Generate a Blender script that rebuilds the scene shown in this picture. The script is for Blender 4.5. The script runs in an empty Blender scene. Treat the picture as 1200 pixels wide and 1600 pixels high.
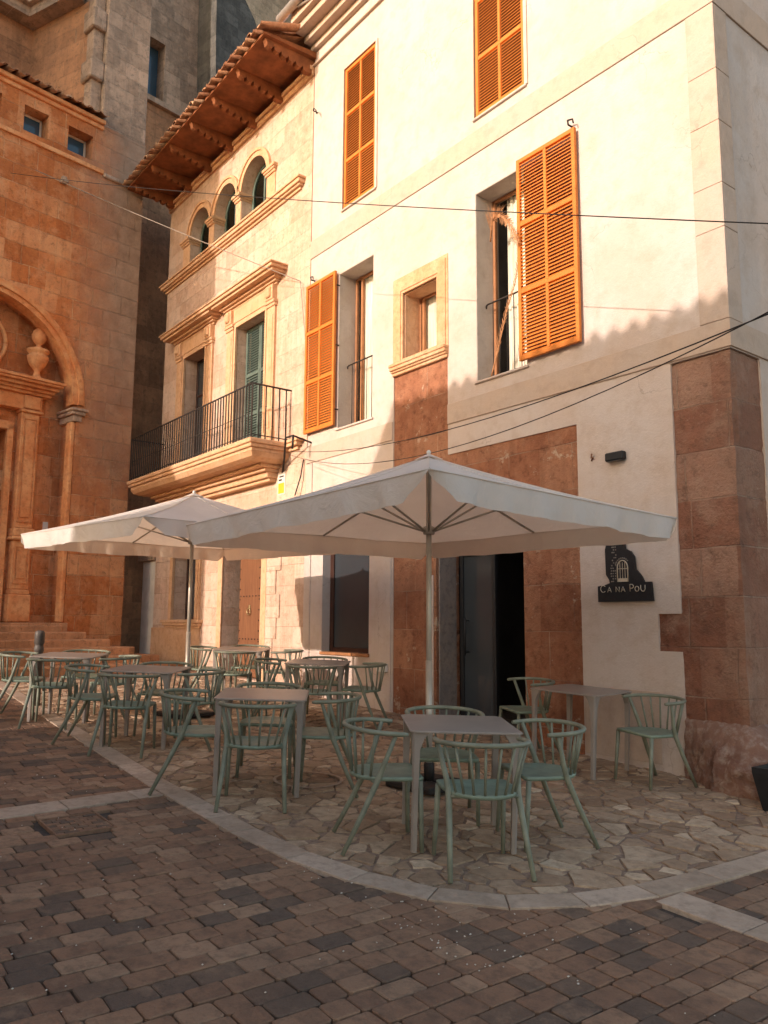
import bpy, math, random
from mathutils import Vector, Matrix
from mathutils.geometry import tessellate_polygon
random.seed(7)
SC = bpy.context.scene
COL = SC.collection
R = math.radians
PI = math.pi

# ------------------------------------------------------------------ layout
SLOPE = 0.044
def gz(x):                      # the street climbs gently away from the corner
    return SLOPE * (-x - 4.0)

# ------------------------------------------------------------------ mesh builder
class MB:
    def __init__(self):
        self.v = []; self.f = []; self.t = []; self.smooth = []
    def face(self, idx, tint=0.5, smooth=False):
        self.f.append(idx); self.t.append(tint); self.smooth.append(smooth)
    def poly(self, pts, tint=0.5):
        n = len(self.v); self.v += [tuple(p) for p in pts]; self.face(list(range(n, n + len(pts))), tint)
    def box(self, a, b, tint=0.5, M=None):
        x0, x1 = sorted((a[0], b[0])); y0, y1 = sorted((a[1], b[1])); z0, z1 = sorted((a[2], b[2]))
        n = len(self.v)
        P = [(x0,y0,z0),(x1,y0,z0),(x1,y1,z0),(x0,y1,z0),(x0,y0,z1),(x1,y0,z1),(x1,y1,z1),(x0,y1,z1)]
        if M: P = [tuple(M @ Vector(p)) for p in P]
        self.v += P
        for q in ((0,3,2,1),(4,5,6,7),(0,1,5,4),(1,2,6,5),(2,3,7,6),(3,0,4,7)):
            self.face([n+i for i in q], tint)
        return self
    def bbox(self, a, b, c=0.01, tint=0.5, M=None):
        """box with chamfered edges"""
        x0, x1 = sorted((a[0], b[0])); y0, y1 = sorted((a[1], b[1])); z0, z1 = sorted((a[2], b[2]))
        c = min(c, (x1-x0)*.45, (y1-y0)*.45, (z1-z0)*.45)
        n = len(self.v); idx = {}
        X = (x0, x1); Y = (y0, y1); Z = (z0, z1)
        for i in (0,1):
            for j in (0,1):
                for k in (0,1):
                    sx = c if i == 0 else -c; sy = c if j == 0 else -c; sz = c if k == 0 else -c
                    for ax, p in enumerate(((X[i], Y[j]+sy, Z[k]+sz), (X[i]+sx, Y[j], Z[k]+sz), (X[i]+sx, Y[j]+sy, Z[k]))):
                        if M: p = tuple(M @ Vector(p))
                        idx[(i,j,k,ax)] = len(self.v); self.v.append(p)
        I = idx
        for i in (0,1):
            q = [I[(i,0,0,0)],I[(i,1,0,0)],I[(i,1,1,0)],I[(i,0,1,0)]]; self.face(q if i else q[::-1], tint)
            q = [I[(0,i,0,1)],I[(1,i,0,1)],I[(1,i,1,1)],I[(0,i,1,1)]]; self.face(q[::-1] if i else q, tint)
            q = [I[(0,0,i,2)],I[(1,0,i,2)],I[(1,1,i,2)],I[(0,1,i,2)]]; self.face(q if i else q[::-1], tint)
        for i in (0,1):
            for j in (0,1):
                self.face([I[(i,j,0,0)],I[(i,j,1,0)],I[(i,j,1,1)],I[(i,j,0,1)]][::1 if i!=j else -1], tint)
                self.face([I[(i,0,j,0)],I[(i,1,j,0)],I[(i,1,j,2)],I[(i,0,j,2)]][::1 if i==j else -1], tint)
                self.face([I[(0,i,j,1)],I[(1,i,j,1)],I[(1,i,j,2)],I[(0,i,j,2)]][::1 if i!=j else -1], tint)
        for i in (0,1):
            for j in (0,1):
                for k in (0,1):
                    q = [I[(i,j,k,0)],I[(i,j,k,1)],I[(i,j,k,2)]]
                    self.face(q if (i+j+k)%2 else q[::-1], tint)
        return self
    def tube(self, pts, r, n=8, cap=True, smooth=True, tint=0.5, flat=1.0):
        pts = [Vector(p) for p in pts]
        rs = r if isinstance(r, (list, tuple)) else [r]*len(pts)
        b = len(self.v); up = None
        for i, p in enumerate(pts):
            if i == 0: d = pts[1]-pts[0]
            elif i == len(pts)-1: d = pts[-1]-pts[-2]
            else: d = (pts[i+1]-pts[i]).normalized()+(pts[i]-pts[i-1]).normalized()
            d.normalize()
            if up is None:
                up = Vector((0,0,1)) if abs(d.z) < .9 else Vector((1,0,0))
            s = d.cross(up).normalized(); u = s.cross(d).normalized(); up = u
            for k in range(n):
                a = 2*PI*k/n
                self.v.append(tuple(p + s*math.cos(a)*rs[i] + u*math.sin(a)*rs[i]*flat))
        for i in range(len(pts)-1):
            for k in range(n):
                k2 = (k+1) % n
                self.face([b+i*n+k, b+i*n+k2, b+(i+1)*n+k2, b+(i+1)*n+k], tint, smooth)
        if cap:
            self.face([b+k for k in range(n)][::-1], tint); e = b+(len(pts)-1)*n
            self.face([e+k for k in range(n)], tint)
        return self
    def lathe(self, prof, n=24, c=(0,0,0), tint=0.5):
        b = len(self.v)
        for (r, z) in prof:
            for k in range(n):
                a = 2*PI*k/n; self.v.append((c[0]+r*math.cos(a), c[1]+r*math.sin(a), c[2]+z))
        for i in range(len(prof)-1):
            for k in range(n):
                k2 = (k+1) % n
                self.face([b+i*n+k, b+i*n+k2, b+(i+1)*n+k2, b+(i+1)*n+k], tint, True)
        self.face([b+k for k in range(n)][::-1], tint)
        e = b+(len(prof)-1)*n; self.face([e+k for k in range(n)], tint)
        return self
    def plate(self, loops, d0, d1, F, back=True, tint=0.5):
        """flat plate with holes: loops of (u,w); F(u,w,d) gives the point; front at d0, back at d1"""
        flat = [p for L in loops for p in L]
        tris = tessellate_polygon([[Vector((p[0], p[1], 0)) for p in L] for L in loops])
        b = len(self.v); n = len(flat)
        self.v += [tuple(F(p[0], p[1], d0)) for p in flat]
        self.v += [tuple(F(p[0], p[1], d1)) for p in flat]
        def area(L): return sum(L[i-1][0]*L[i][1]-L[i][0]*L[i-1][1] for i in range(len(L)))
        for t in tris:
            P = [flat[i] for i in t]
            a = area(P)
            if abs(a) < 1e-9: continue
            t = list(t) if a > 0 else list(t)[::-1]
            self.face([b+i for i in t], tint)
            if back: self.face([b+n+i for i in t[::-1]], tint)
        o = 0
        for li, L in enumerate(loops):
            m = len(L); pos = area(L) > 0
            for i in range(m):
                j = (i+1) % m
                q = [b+o+i, b+n+o+i, b+n+o+j, b+o+j]
                if (pos and li == 0) or (not pos and li > 0): pass
                else: q = q[::-1]
                self.face(q, tint)
            o += m
        return self
    def build(self, name, mat, root=None, tint=False, cat=None, label=None, group=None, kind=None, recalc=False):
        inv = None
        if root is not None:
            inv = Matrix.Identity(4)
            p = root; chain = []
            while p is not None: chain.append(p); p = p.parent
            W = Matrix.Identity(4)
            for q in reversed(chain): W = W @ q.matrix_basis
            inv = W.inverted()
        vs = self.v if inv is None else [tuple(inv @ Vector(v)) for v in self.v]
        me = bpy.data.meshes.new(name); me.from_pydata(vs, [], self.f); me.update()
        for i, pl in enumerate(me.polygons): pl.use_smooth = self.smooth[i]
        if tint:
            at = me.attributes.new('tint', 'FLOAT', 'FACE'); at.data.foreach_set('value', self.t)
        me.materials.append(mat)
        if recalc:
            import bmesh
            bm = bmesh.new(); bm.from_mesh(me); bmesh.ops.recalc_face_normals(bm, faces=bm.faces); bm.to_mesh(me); bm.free()
        o = bpy.data.objects.new(name, me); COL.objects.link(o)
        if root is not None: o.parent = root
        tag(o, label, cat, group, kind)
        return o

def tag(o, label=None, cat=None, group=None, kind=None):
    if label: o['label'] = label
    if cat: o['category'] = cat
    if group: o['group'] = group
    if kind: o['kind'] = kind
    return o
def empty(name, loc, rz=0, label=None, cat=None, group=None):
    o = bpy.data.objects.new(name, None); COL.objects.link(o)
    o.location = loc; o.rotation_euler = (0, 0, rz); o.empty_display_size = .2
    return tag(o, label, cat, group)
def copy_tree(o, parent=None):
    c = o.copy(); COL.objects.link(c)
    if parent is not None: c.parent = parent
    for ch in [x for x in bpy.data.objects if x.parent is o]: copy_tree(ch, c)
    return c

# ------------------------------------------------------------------ materials
class NT:
    def __init__(self, name):
        self.m = bpy.data.materials.new(name); self.m.use_nodes = True
        self.t = self.m.node_tree; self.t.nodes.clear()
        self.out = self.n('ShaderNodeOutputMaterial'); self.b = self.n('ShaderNodeBsdfPrincipled')
        self.l(self.b.outputs[0], self.out.inputs[0])
        self.b.inputs['Specular IOR Level'].default_value = .3
    def n(self, k, **kw):
        x = self.t.nodes.new(k)
        for a, b in kw.items(): setattr(x, a, b)
        return x
    def l(self, a, b): self.t.links.new(a, b)
    def pos(self):
        if not hasattr(self, '_p'): self._p = self.n('ShaderNodeNewGeometry').outputs['Position']
        return self._p
    def objc(self):
        if not hasattr(self, '_o'): self._o = self.n('ShaderNodeTexCoord').outputs['Object']
        return self._o
    def scale(self, v, s):
        m = self.n('ShaderNodeVectorMath', operation='MULTIPLY'); self.l(v, m.inputs[0]); m.inputs[1].default_value = s; return m.outputs[0]
    def noise(self, sc, det=4, rough=.55, vec=None, dist=0):
        x = self.n('ShaderNodeTexNoise'); x.inputs['Scale'].default_value = sc; x.inputs['Detail'].default_value = det
        x.inputs['Roughness'].default_value = rough; x.inputs['Distortion'].default_value = dist
        self.l(vec if vec is not None else self.pos(), x.inputs['Vector']); return x.outputs['Fac']
    def ramp(self, f, lo, hi):
        m = self.n('ShaderNodeMapRange'); m.inputs['From Min'].default_value = lo; m.inputs['From Max'].default_value = hi
        m.clamp = True; self.l(f, m.inputs['Value']); return m.outputs[0]
    def mix(self, f, a, b, mode='MIX'):
        m = self.n('ShaderNodeMix', data_type='RGBA', blend_type=mode); m.clamp_factor = True
        for s, v in ((m.inputs[0], f), (m.inputs[6], a), (m.inputs[7], b)):
            if isinstance(v, (int, float)): s.default_value = v
            elif isinstance(v, tuple): s.default_value = (v[0], v[1], v[2], 1)
            else: self.l(v, s)
        return m.outputs[2]
    def math(self, op, a, b=0):
        m = self.n('ShaderNodeMath', operation=op)
        for s, v in ((m.inputs[0], a), (m.inputs[1], b)):
            if isinstance(v, (int, float)): s.default_value = v
            else: self.l(v, s)
        return m.outputs[0]
    def bump(self, h, strength=.3, dist=.01, nrm=None):
        b = self.n('ShaderNodeBump'); b.inputs['Strength'].default_value = strength; b.inputs['Distance'].default_value = dist
        self.l(h, b.inputs['Height'])
        if nrm: self.l(nrm, b.inputs['Normal'])
        return b.outputs[0]
    def done(self, col, rough=.8, normal=None, metal=0):
        if isinstance(col, tuple): self.b.inputs['Base Color'].default_value = (*col[:3], 1)
        else: self.l(col, self.b.inputs['Base Color'])
        if isinstance(rough, (int, float)): self.b.inputs['Roughness'].default_value = rough
        else: self.l(rough, self.b.inputs['Roughness'])
        self.b.inputs['Metallic'].default_value = metal
        if normal: self.l(normal, self.b.inputs['Normal'])
        return self.m

def m_simple(name, c, rough=.5, metal=0, var=.12, sc=12, obj=False):
    t = NT(name); v = t.objc() if obj else t.pos()
    f = t.noise(sc, 5, .6, v)
    col = t.mix(t.ramp(f, .3, .7), tuple(x*(1-var) for x in c), tuple(min(1, x*(1+var)) for x in c))
    return t.done(col, rough, None, metal)

def m_plaster(name, base, warm, stain, sc=.7, bump=.25, streak=.35):
    t = NT(name)
    f1 = t.noise(sc, 6, .6); f2 = t.noise(sc*5, 5, .6); f3 = t.noise(60, 4, .6)
    c = t.mix(t.ramp(f1, .40, .60), base, warm)
    c = t.mix(t.math('MULTIPLY', t.ramp(f2, .48, .68), .55), c, stain)
    c = t.mix(t.math('MULTIPLY', t.ramp(t.noise(sc*14, 5, .75), .55, .72), .35), c, tuple(min(1, x*1.12+.02) for x in base))
    cr = t.n('ShaderNodeTexVoronoi', feature='DISTANCE_TO_EDGE'); cr.inputs['Scale'].default_value = .9
    wv_ = t.n('ShaderNodeVectorMath', operation='ADD'); ns = t.n('ShaderNodeTexNoise'); ns.inputs['Scale'].default_value = 2.2; ns.inputs['Detail'].default_value = 5; t.l(t.pos(), ns.inputs['Vector'])
    t.l(t.pos(), wv_.inputs[0]); t.l(t.scale(ns.outputs['Color'], (.7,.7,.7)), wv_.inputs[1]); t.l(wv_.outputs[0], cr.inputs['Vector'])
    crk = t.math('MULTIPLY', t.ramp(cr.outputs['Distance'], .006, .0), t.ramp(t.noise(.8, 3), .52, .62))
    c = t.mix(t.math('MULTIPLY', crk, .5), c, tuple(x*.55 for x in stain))
    sv = t.scale(t.pos(), (5, 5, .35)); fs = t.noise(1.4, 5, .65, sv)
    c = t.mix(t.math('MULTIPLY', t.ramp(fs, .55, .8), streak), c, stain)
    c = t.mix(t.math('MULTIPLY', t.ramp(f3, .45, .75), .12), c, tuple(x*.6 for x in stain))
    h = t.math('ADD', t.math('MULTIPLY', t.noise(3.2, 5, .6), 1.6), t.math('ADD', t.noise(11, 4, .6), t.math('MULTIPLY', t.noise(55, 5, .7), .6)))
    return t.done(c, .9, t.bump(h, min(1, bump*2.0), .016))

def m_stone(name, ca, cb, mortar, bw, bh, udir, stain, stainamt=.5, ms=.012, bump=.5, warp=.03, zoff=0, pit=.5, grey=None, greyz=None, pale=None, blk=.5, lime=None):
    """ashlar blocks laid along the horizontal direction udir"""
    t = NT(name); pale = pale or tuple(min(1, x*1.45+.02) for x in ca)
    d = t.n('ShaderNodeVectorMath', operation='DOT_PRODUCT'); t.l(t.pos(), d.inputs[0]); d.inputs[1].default_value = (udir[0], udir[1], 0)
    s = t.n('ShaderNodeSeparateXYZ'); t.l(t.pos(), s.inputs[0])
    wz = t.noise(1.3, 3, .5)
    u = t.math('ADD', d.outputs['Value'], t.math('MULTIPLY', t.noise(2.1, 3), warp))
    z = t.math('ADD', t.math('ADD', s.outputs[2], zoff), t.math('MULTIPLY', wz, warp))
    # rows get different block lengths: shift u by a hash of the row
    row = t.math('FLOOR', t.math('DIVIDE', z, bh))
    hsh = t.math('FRACT', t.math('MULTIPLY', t.math('SINE', t.math('MULTIPLY', row, 12.9898)), 437.58))
    u = t.math('ADD', u, t.math('MULTIPLY', hsh, bw))
    cx = t.n('ShaderNodeCombineXYZ'); t.l(u, cx.inputs[0]); t.l(z, cx.inputs[1])
    br = t.n('ShaderNodeTexBrick', offset=.5, squash=1.0); t.l(cx.outputs[0], br.inputs['Vector'])
    br.inputs['Scale'].default_value = 1; br.inputs['Mortar Size'].default_value = ms; br.inputs['Mortar Smooth'].default_value = .4
    br.inputs['Brick Width'].default_value = bw; br.inputs['Row Height'].default_value = bh
    br.inputs['Color1'].default_value = (*ca, 1); br.inputs['Color2'].default_value = (*cb, 1); br.inputs['Mortar'].default_value = (*mortar, 1)
    br.inputs['Bias'].default_value = 0
    c = t.mix(t.math('MULTIPLY', br.outputs['Fac'], t.ramp(t.noise(1.7, 4, .6), .35, .6)), t.mix(.5, ca, cb), mortar)
    f1 = t.noise(.55, 6, .65); f2 = t.noise(6, 6, .7); f3 = t.noise(38, 4, .7)
    # each block a shade of its own, joints partly lost
    ck = t.n('ShaderNodeCombineXYZ'); t.l(t.math('FLOOR', t.math('DIVIDE', t.math('ADD', u, t.math('MULTIPLY', t.math('MODULO', row, 2), bw*.5)), bw)), ck.inputs[0]); t.l(row, ck.inputs[1])
    wn = t.n('ShaderNodeTexWhiteNoise', noise_dimensions='2D'); t.l(ck.outputs[0], wn.inputs['Vector'])
    c = t.mix(t.math('MULTIPLY', t.ramp(wn.outputs['Value'], .5, 1), blk*1.3), c, pale)
    c = t.mix(t.math('MULTIPLY', t.ramp(wn.outputs['Value'], .5, 0), blk*1.3), c, tuple(x*.72 for x in cb))
    c = t.mix(t.math('MULTIPLY', t.ramp(f1, .42, .68), stainamt), c, stain)
    c = t.mix(t.math('MULTIPLY', t.ramp(t.noise(2.3, 6, .72), .48, .64), .7), c, t.mix(.6, c, pale))
    c = t.mix(t.math('MULTIPLY', t.ramp(f2, .42, .72), .5), c, t.mix(.5, c, tuple(min(1, x*1.7) for x in ca)), 'MIX')
    c = t.mix(t.math('MULTIPLY', t.ramp(t.noise(8, 7, .8), .52, .66), .6), c, tuple(x*.5 for x in stain))
    sv = t.scale(t.pos(), (4, 4, .3)); fs = t.noise(1.2, 5, .65, sv)
    c = t.mix(t.math('MULTIPLY', t.ramp(fs, .5, .78), .4), c, tuple(x*.55 for x in stain))
    c = t.mix(t.math('MULTIPLY', t.ramp(f3, .55, .75), .25), c, tuple(x*.35 for x in ca))
    if lime: c = t.mix(t.math('MULTIPLY', t.ramp(t.noise(2.6, 6, .75), .60, .64), .8), c, lime)
    if grey:                                      # weathered crust, spreading from one side with a ragged border
        gu = t.math('ADD', d.outputs['Value'], t.math('MULTIPLY', t.math('SUBTRACT', t.noise(.8, 6, .7), .5), greyz[2]))
        c = t.mix(t.math('MULTIPLY', t.math('MULTIPLY', t.ramp(gu, greyz[0], greyz[1]), t.ramp(t.math('ADD', s.outputs[2], t.math('MULTIPLY', t.noise(.9, 5, .7), 2.5)), *(greyz[4] if len(greyz) > 4 else (-9, -8)))), greyz[3]), c, t.mix(t.ramp(t.noise(3, 6, .7), .3, .7), grey, tuple(x*.55 for x in grey)))
    h = t.math('SUBTRACT', t.math('ADD', t.math('MULTIPLY', t.noise(7, 6, .7), .7), t.math('MULTIPLY', t.noise(34, 5, .7), .35*pit*2)), t.math('MULTIPLY', br.outputs['Fac'], .9))
    sp_ = t.math('MULTIPLY', t.ramp(t.noise(27, 4, .8), .60, .68), t.ramp(t.noise(1.1, 4, .7), .5, .62))
    c = t.mix(t.math('MULTIPLY', sp_, .65), c, t.mix(.5, pale, (.6,.48,.38)))
    return t.done(c, .93, t.bump(h, min(1, bump*1.5), .045))

def m_tint(name, stops, rough=.85, grain=40, bump=.4, dirt=(.05,.04,.03), dirtamt=.35, blot=None):
    """per-piece colour from the 'tint' face attribute"""
    t = NT(name); a = t.n('ShaderNodeAttribute', attribute_name='tint')
    rp = t.n('ShaderNodeValToRGB'); rp.color_ramp.interpolation = 'LINEAR'
    el = rp.color_ramp.elements
    while len(el) < len(stops): el.new(.5)
    for e, (p, c) in zip(el, stops): e.position = p; e.color = (*c, 1)
    t.l(a.outputs['Fac'], rp.inputs[0]); c = rp.outputs[0]
    f1 = t.noise(1.1, 6, .65); f2 = t.noise(14, 5, .7); f3 = t.noise(grain*3, 3, .7)
    c = t.mix(t.math('MULTIPLY', t.ramp(f1, .42, .7), dirtamt), c, dirt)
    c = t.mix(t.math('MULTIPLY', t.ramp(f2, .46, .66), .5), c, tuple(x*.55 for x in stops[0][1]))
    c = t.mix(t.math('MULTIPLY', t.ramp(t.noise(5, 6, .75), .54, .68), .4), c, stops[-1][1])
    c = t.mix(t.math('MULTIPLY', t.ramp(f3, .55, .8), .3), c, t.mix(.5, c, (.5,.42,.36)))
    if blot: c = t.mix(t.math('MULTIPLY', t.ramp(t.noise(3.3, 5, .6), .6, .72), .5), c, blot)
    h = t.math('ADD', t.noise(grain, 5, .7), t.math('MULTIPLY', t.noise(9, 4, .6), 1.2))
    rr = t.math('ADD', rough-.12, t.math('MULTIPLY', t.noise(2.5, 5, .6), .36))
    return t.done(c, rr, t.bump(h, min(1, bump*1.8), .012))

CH = (-.178, .984)               # direction of the church front
M = {}
M['plaster'] = m_plaster('white_plaster', (.57,.485,.435), (.555,.44,.37), (.47,.355,.275), .9, .24, .35)
M['band'] = m_plaster('band_plaster', (.50,.395,.325), (.525,.39,.30), (.42,.315,.24), 1.2, .2, .2)
M['ochre'] = m_plaster('ochre_render', (.62,.46,.35), (.64,.43,.31), (.52,.32,.20), .8, .2, .35)
M['ochrestone'] = m_stone('honey_stone', (.60,.425,.325), (.575,.385,.28), (.48,.31,.21), .62, .34, (1,0), (.56,.33,.20), .6, .005, .45, .01, 0, .5, None, None, (.68,.54,.43), .5)
M['ochretrim'] = m_plaster('moulded_honey_stone', (.64,.38,.21), (.68,.43,.26), (.46,.24,.12), 2.5, .35, .3)
M['reveal'] = m_plaster('reveal_plaster', (.50,.44,.385), (.46,.39,.33), (.38,.31,.25), 1.2, .2, .2)
M['pink'] = m_plaster('window_surround_stone', (.64,.34,.17), (.66,.42,.25), (.46,.23,.11), 3.0, .4, .3)
M['redstone'] = m_stone('red_sandstone', (.36,.145,.085), (.24,.085,.048), (.52,.36,.26), .72, .46, (1,.0), (.16,.05,.026), .6, .009, .8, .05, .13, .9, (.36,.25,.18), (-4.9,-3.8,1.6,.3), (.54,.36,.26), .42)
M['redstone_side'] = m_stone('red_sandstone_flank', (.36,.12,.06), (.27,.10,.055), (.42,.26,.17), .5, .46, (0,1), (.22,.07,.035), .5, .009, .7, .04, .13, .7)
M['redjamb'] = m_stone('red_door_stone', (.42,.18,.095), (.30,.115,.06), (.54,.36,.25), .95, .52, (1,.0), (.20,.065,.032), .5, .007, .7, .04, .2, .8, None, None, (.50,.27,.16), .4, (.58,.43,.31))
M['rough'] = m_plaster('rubble_footing', (.26,.14,.095), (.20,.10,.07), (.44,.35,.29), 2.6, .5, .6)
M['church'] = m_stone('church_sandstone', (.60,.20,.062), (.48,.155,.048), (.64,.31,.13), .66, .40, CH, (.62,.24,.08), .5, .008, .55, .05, .1, .6, (.34,.225,.15), (2.7+1.1,4.4+1.1,1.3,.85))
CHX = -17.6
M['church'] = m_stone('church_sandstone', (.74,.26,.085), (.52,.16,.05), (.92,.58,.32), .70, .42, CH, (.44,.14,.045), .5, .011, .75, .07, .1, .8, (.50,.37,.27), (.75,2.0,1.2,.9,(3.5,9.0)), (.84,.48,.25), .5)
M['churchtrim'] = m_plaster('church_carved_stone', (.72,.29,.11), (.80,.42,.19), (.46,.17,.065), 2.2, .5, .5)
M['churchgrey'] = m_stone('church_weathered_stone', (.54,.38,.27), (.38,.27,.19), (.72,.56,.42), .6, .36, CH, (.21,.17,.14), .65, .011, .85, .06, 0, .9)
M['churchbrown'] = m_stone('church_brown_stone', (.52,.26,.13), (.40,.20,.105), (.56,.35,.21), .62, .38, CH, (.30,.17,.10), .5, .008, .6, .04, 0, .8)
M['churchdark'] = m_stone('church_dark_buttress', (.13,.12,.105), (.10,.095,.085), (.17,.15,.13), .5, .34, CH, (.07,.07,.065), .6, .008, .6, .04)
M['churchpale'] = m_stone('church_pale_stone', (.62,.44,.28), (.55,.38,.25), (.70,.55,.40), .5, .32, CH, (.42,.28,.18), .4, .01, .5, .03)
M['steps'] = m_stone('worn_step_stone', (.50,.26,.13), (.42,.21,.10), (.25,.12,.06), .9, 5, CH, (.32,.16,.08), .5, .006, .5, .02)
M['tile'] = m_tint('roof_tile', [(0,(.36,.15,.075)),(.5,(.52,.26,.13)),(1,(.66,.42,.26))], .85, 30, .4, (.16,.09,.055), .4)
M['soffit'] = m_simple('soffit_wood', (.23,.08,.03), .8, 0, .35, 5)
M['shutter'] = m_simple('orange_shutter_paint', (.58,.18,.03), .6, 0, .13, 7)
M['gapshade'] = m_simple('gap_shade', (.16,.05,.02), .9)  # shade of narrow gaps put into the colour
M['green'] = m_simple('green_shutter_paint', (.10,.135,.112), .6, 0, .2, 6)
M['greenshade'] = m_simple('green_louvre_shade', (.03,.045,.04), .8)  # green darkened to stand for shade behind louvres
M['wooddoor'] = (lambda t: t.done(t.mix(t.ramp(t.noise(2.2, 6, .6, t.scale(t.pos(), (16, 16, .8))), .3, .7), (.13,.05,.024), (.25,.11,.05)), .6, t.bump(t.noise(3, 6, .7, t.scale(t.pos(), (30, 30, 1))), .3, .01)))(NT('old_door_wood'))
M['jamb'] = m_plaster('worn_grey_jamb', (.24,.20,.185), (.30,.23,.19), (.13,.10,.09), 2.5, .4, .5)
M['frame'] = m_simple('window_frame_wood', (.36,.16,.07), .5, 0, .2, 8)
M['framew'] = m_simple('window_frame_white', (.62,.52,.42), .5, 0, .1, 8)
M['darkwood'] = m_simple('dark_interior_wood', (.045,.018,.012), .5, 0, .3, 5)
M['bollard'] = m_simple('bollard_grey_paint', (.09,.075,.065), .5, 0, .3, 12)
M['black'] = m_simple('black_painted_metal', (.018,.018,.02), .5, 0, .2, 20)
M['iron'] = m_simple('wrought_iron', (.03,.022,.018), .6, .2, .3, 20)
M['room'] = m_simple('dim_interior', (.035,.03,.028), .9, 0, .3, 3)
M['curtain'] = (lambda t: t.done(t.mix(t.ramp(t.noise(6, 3, .5, t.scale(t.pos(), (6, 1, .2))), .35, .65), (.50,.46,.38), (.74,.70,.60)), .9))(NT('curtain_cloth'))
M['chair'] = m_simple('sage_green_paint', (.205,.215,.16), .45, 0, .25, 9, True)
M['seat'] = m_simple('seat_green_paint', (.20,.25,.19), .42, 0, .22, 9, True)
M['table'] = m_simple('taupe_table_metal', (.30,.255,.22), .34, 0, .10, 6, True)
M['pole'] = m_simple('aluminium_pole', (.50,.44,.37), .4, .35, .1, 8)
M['basemetal'] = m_simple('dark_umbrella_base', (.03,.025,.022), .6)
M['cable'] = m_simple('black_cable', (.02,.018,.016), .6)
M['cablel'] = m_simple('weathered_cable', (.30,.24,.19), .7)
M['greydoor'] = m_simple('grey_gate_paint', (.66,.60,.52), .7, 0, .15, 3)
M['plastic'] = m_simple('white_plastic', (.72,.68,.62), .4, 0, .04)
M['yellow'] = m_simple('yellow_enamel', (.75,.45,.04), .4, 0, .05)
M['brass'] = m_simple('aged_brass', (.5,.38,.2), .35, .8, .2)
M['gold'] = m_simple('sign_engraving', (.55,.47,.36), .5, .2, .15)
M['goldim'] = m_simple('sign_relief', (.22,.19,.16), .6, .1, .4, 60)
M['frond'] = m_simple('dried_palm', (.42,.20,.09), .8, 0, .35, 30)
M['gutter'] = m_simple('zinc_gutter', (.50,.46,.42), .45, .5, .15)
M['rust'] = m_simple('rusty_bracket', (.25,.12,.07), .7, .3, .3, 20)

def m_glass(name, col=(.03,.035,.04), rough=.08):
    t = NT(name); t.b.inputs['Specular IOR Level'].default_value = .6
    f = t.noise(1.5, 3)
    return t.done(t.mix(f, col, tuple(x*1.6 for x in col)), rough)
M['glass'] = m_glass('window_glass')
M['blueglass'] = m_glass('blue_window_glass', (.035,.075,.11), .1)
def m_clear():
    t = NT('clear_glass'); tr = t.n('ShaderNodeBsdfTransparent'); gl = t.n('ShaderNodeBsdfGlossy'); gl.inputs['Roughness'].default_value = .03
    fr = t.n('ShaderNodeFresnel'); fr.inputs[0].default_value = 1.5; mx = t.n('ShaderNodeMixShader')
    t.l(fr.outputs[0], mx.inputs[0]); t.l(tr.outputs[0], mx.inputs[1]); t.l(gl.outputs[0], mx.inputs[2]); t.l(mx.outputs[0], t.out.inputs[0]); return t.m
M['clear'] = m_clear()
def m_canvas():
    t = NT('umbrella_canvas')
    f = t.noise(1.7, 4, .6); f2 = t.noise(220, 2, .5)
    c = t.mix(t.ramp(f, .3, .7), (.82,.78,.745), (.88,.85,.82))
    bp = t.bump(t.math('ADD', t.math('ADD', t.noise(4, 5, .65, None, 1.5), t.math('MULTIPLY', t.noise(1.3, 3, .6), 2.0)), t.math('MULTIPLY', f2, .15)), .6, .03)
    t.done(c, .85, bp)
    tl = t.n('ShaderNodeBsdfTranslucent'); t.l(t.mix(1, c, (1,.86,.70), 'MULTIPLY'), tl.inputs[0]); t.l(bp, tl.inputs['Normal'])
    mx = t.n('ShaderNodeMixShader'); mx.inputs[0].default_value = .42
    t.l(t.b.outputs[0], mx.inputs[1]); t.l(tl.outputs[0], mx.inputs[2]); t.l(mx.outputs[0], t.out.inputs[0]); return t.m
M['canvas'] = m_canvas()
M['paver'] = m_tint('concrete_paver', [(0,(.145,.100,.074)),(.22,(.185,.120,.082)),(.35,(.255,.142,.088)),(.75,(.325,.185,.112)),(1,(.39,.245,.155))], .78, 60, .45, (.06,.045,.038), .45)
M['flag'] = m_tint('crazy_flagstone', [(0,(.29,.19,.12)),(.4,(.41,.28,.18)),(.75,(.51,.37,.25)),(1,(.70,.55,.39))], .72, 26, .45, (.12,.07,.045), .45, (.20,.10,.055))
M['kerb'] = m_tint('border_stone', [(0,(.40,.30,.22)),(1,(.56,.43,.33))], .75, 30, .35, (.16,.115,.08), .4)
M['joint'] = m_simple('sandy_joint', (.26,.18,.13), .95, 0, .35, 25)
M['jointd'] = m_simple('dark_joint', (.075,.06,.05), .95, 0, .35, 25)

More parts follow.
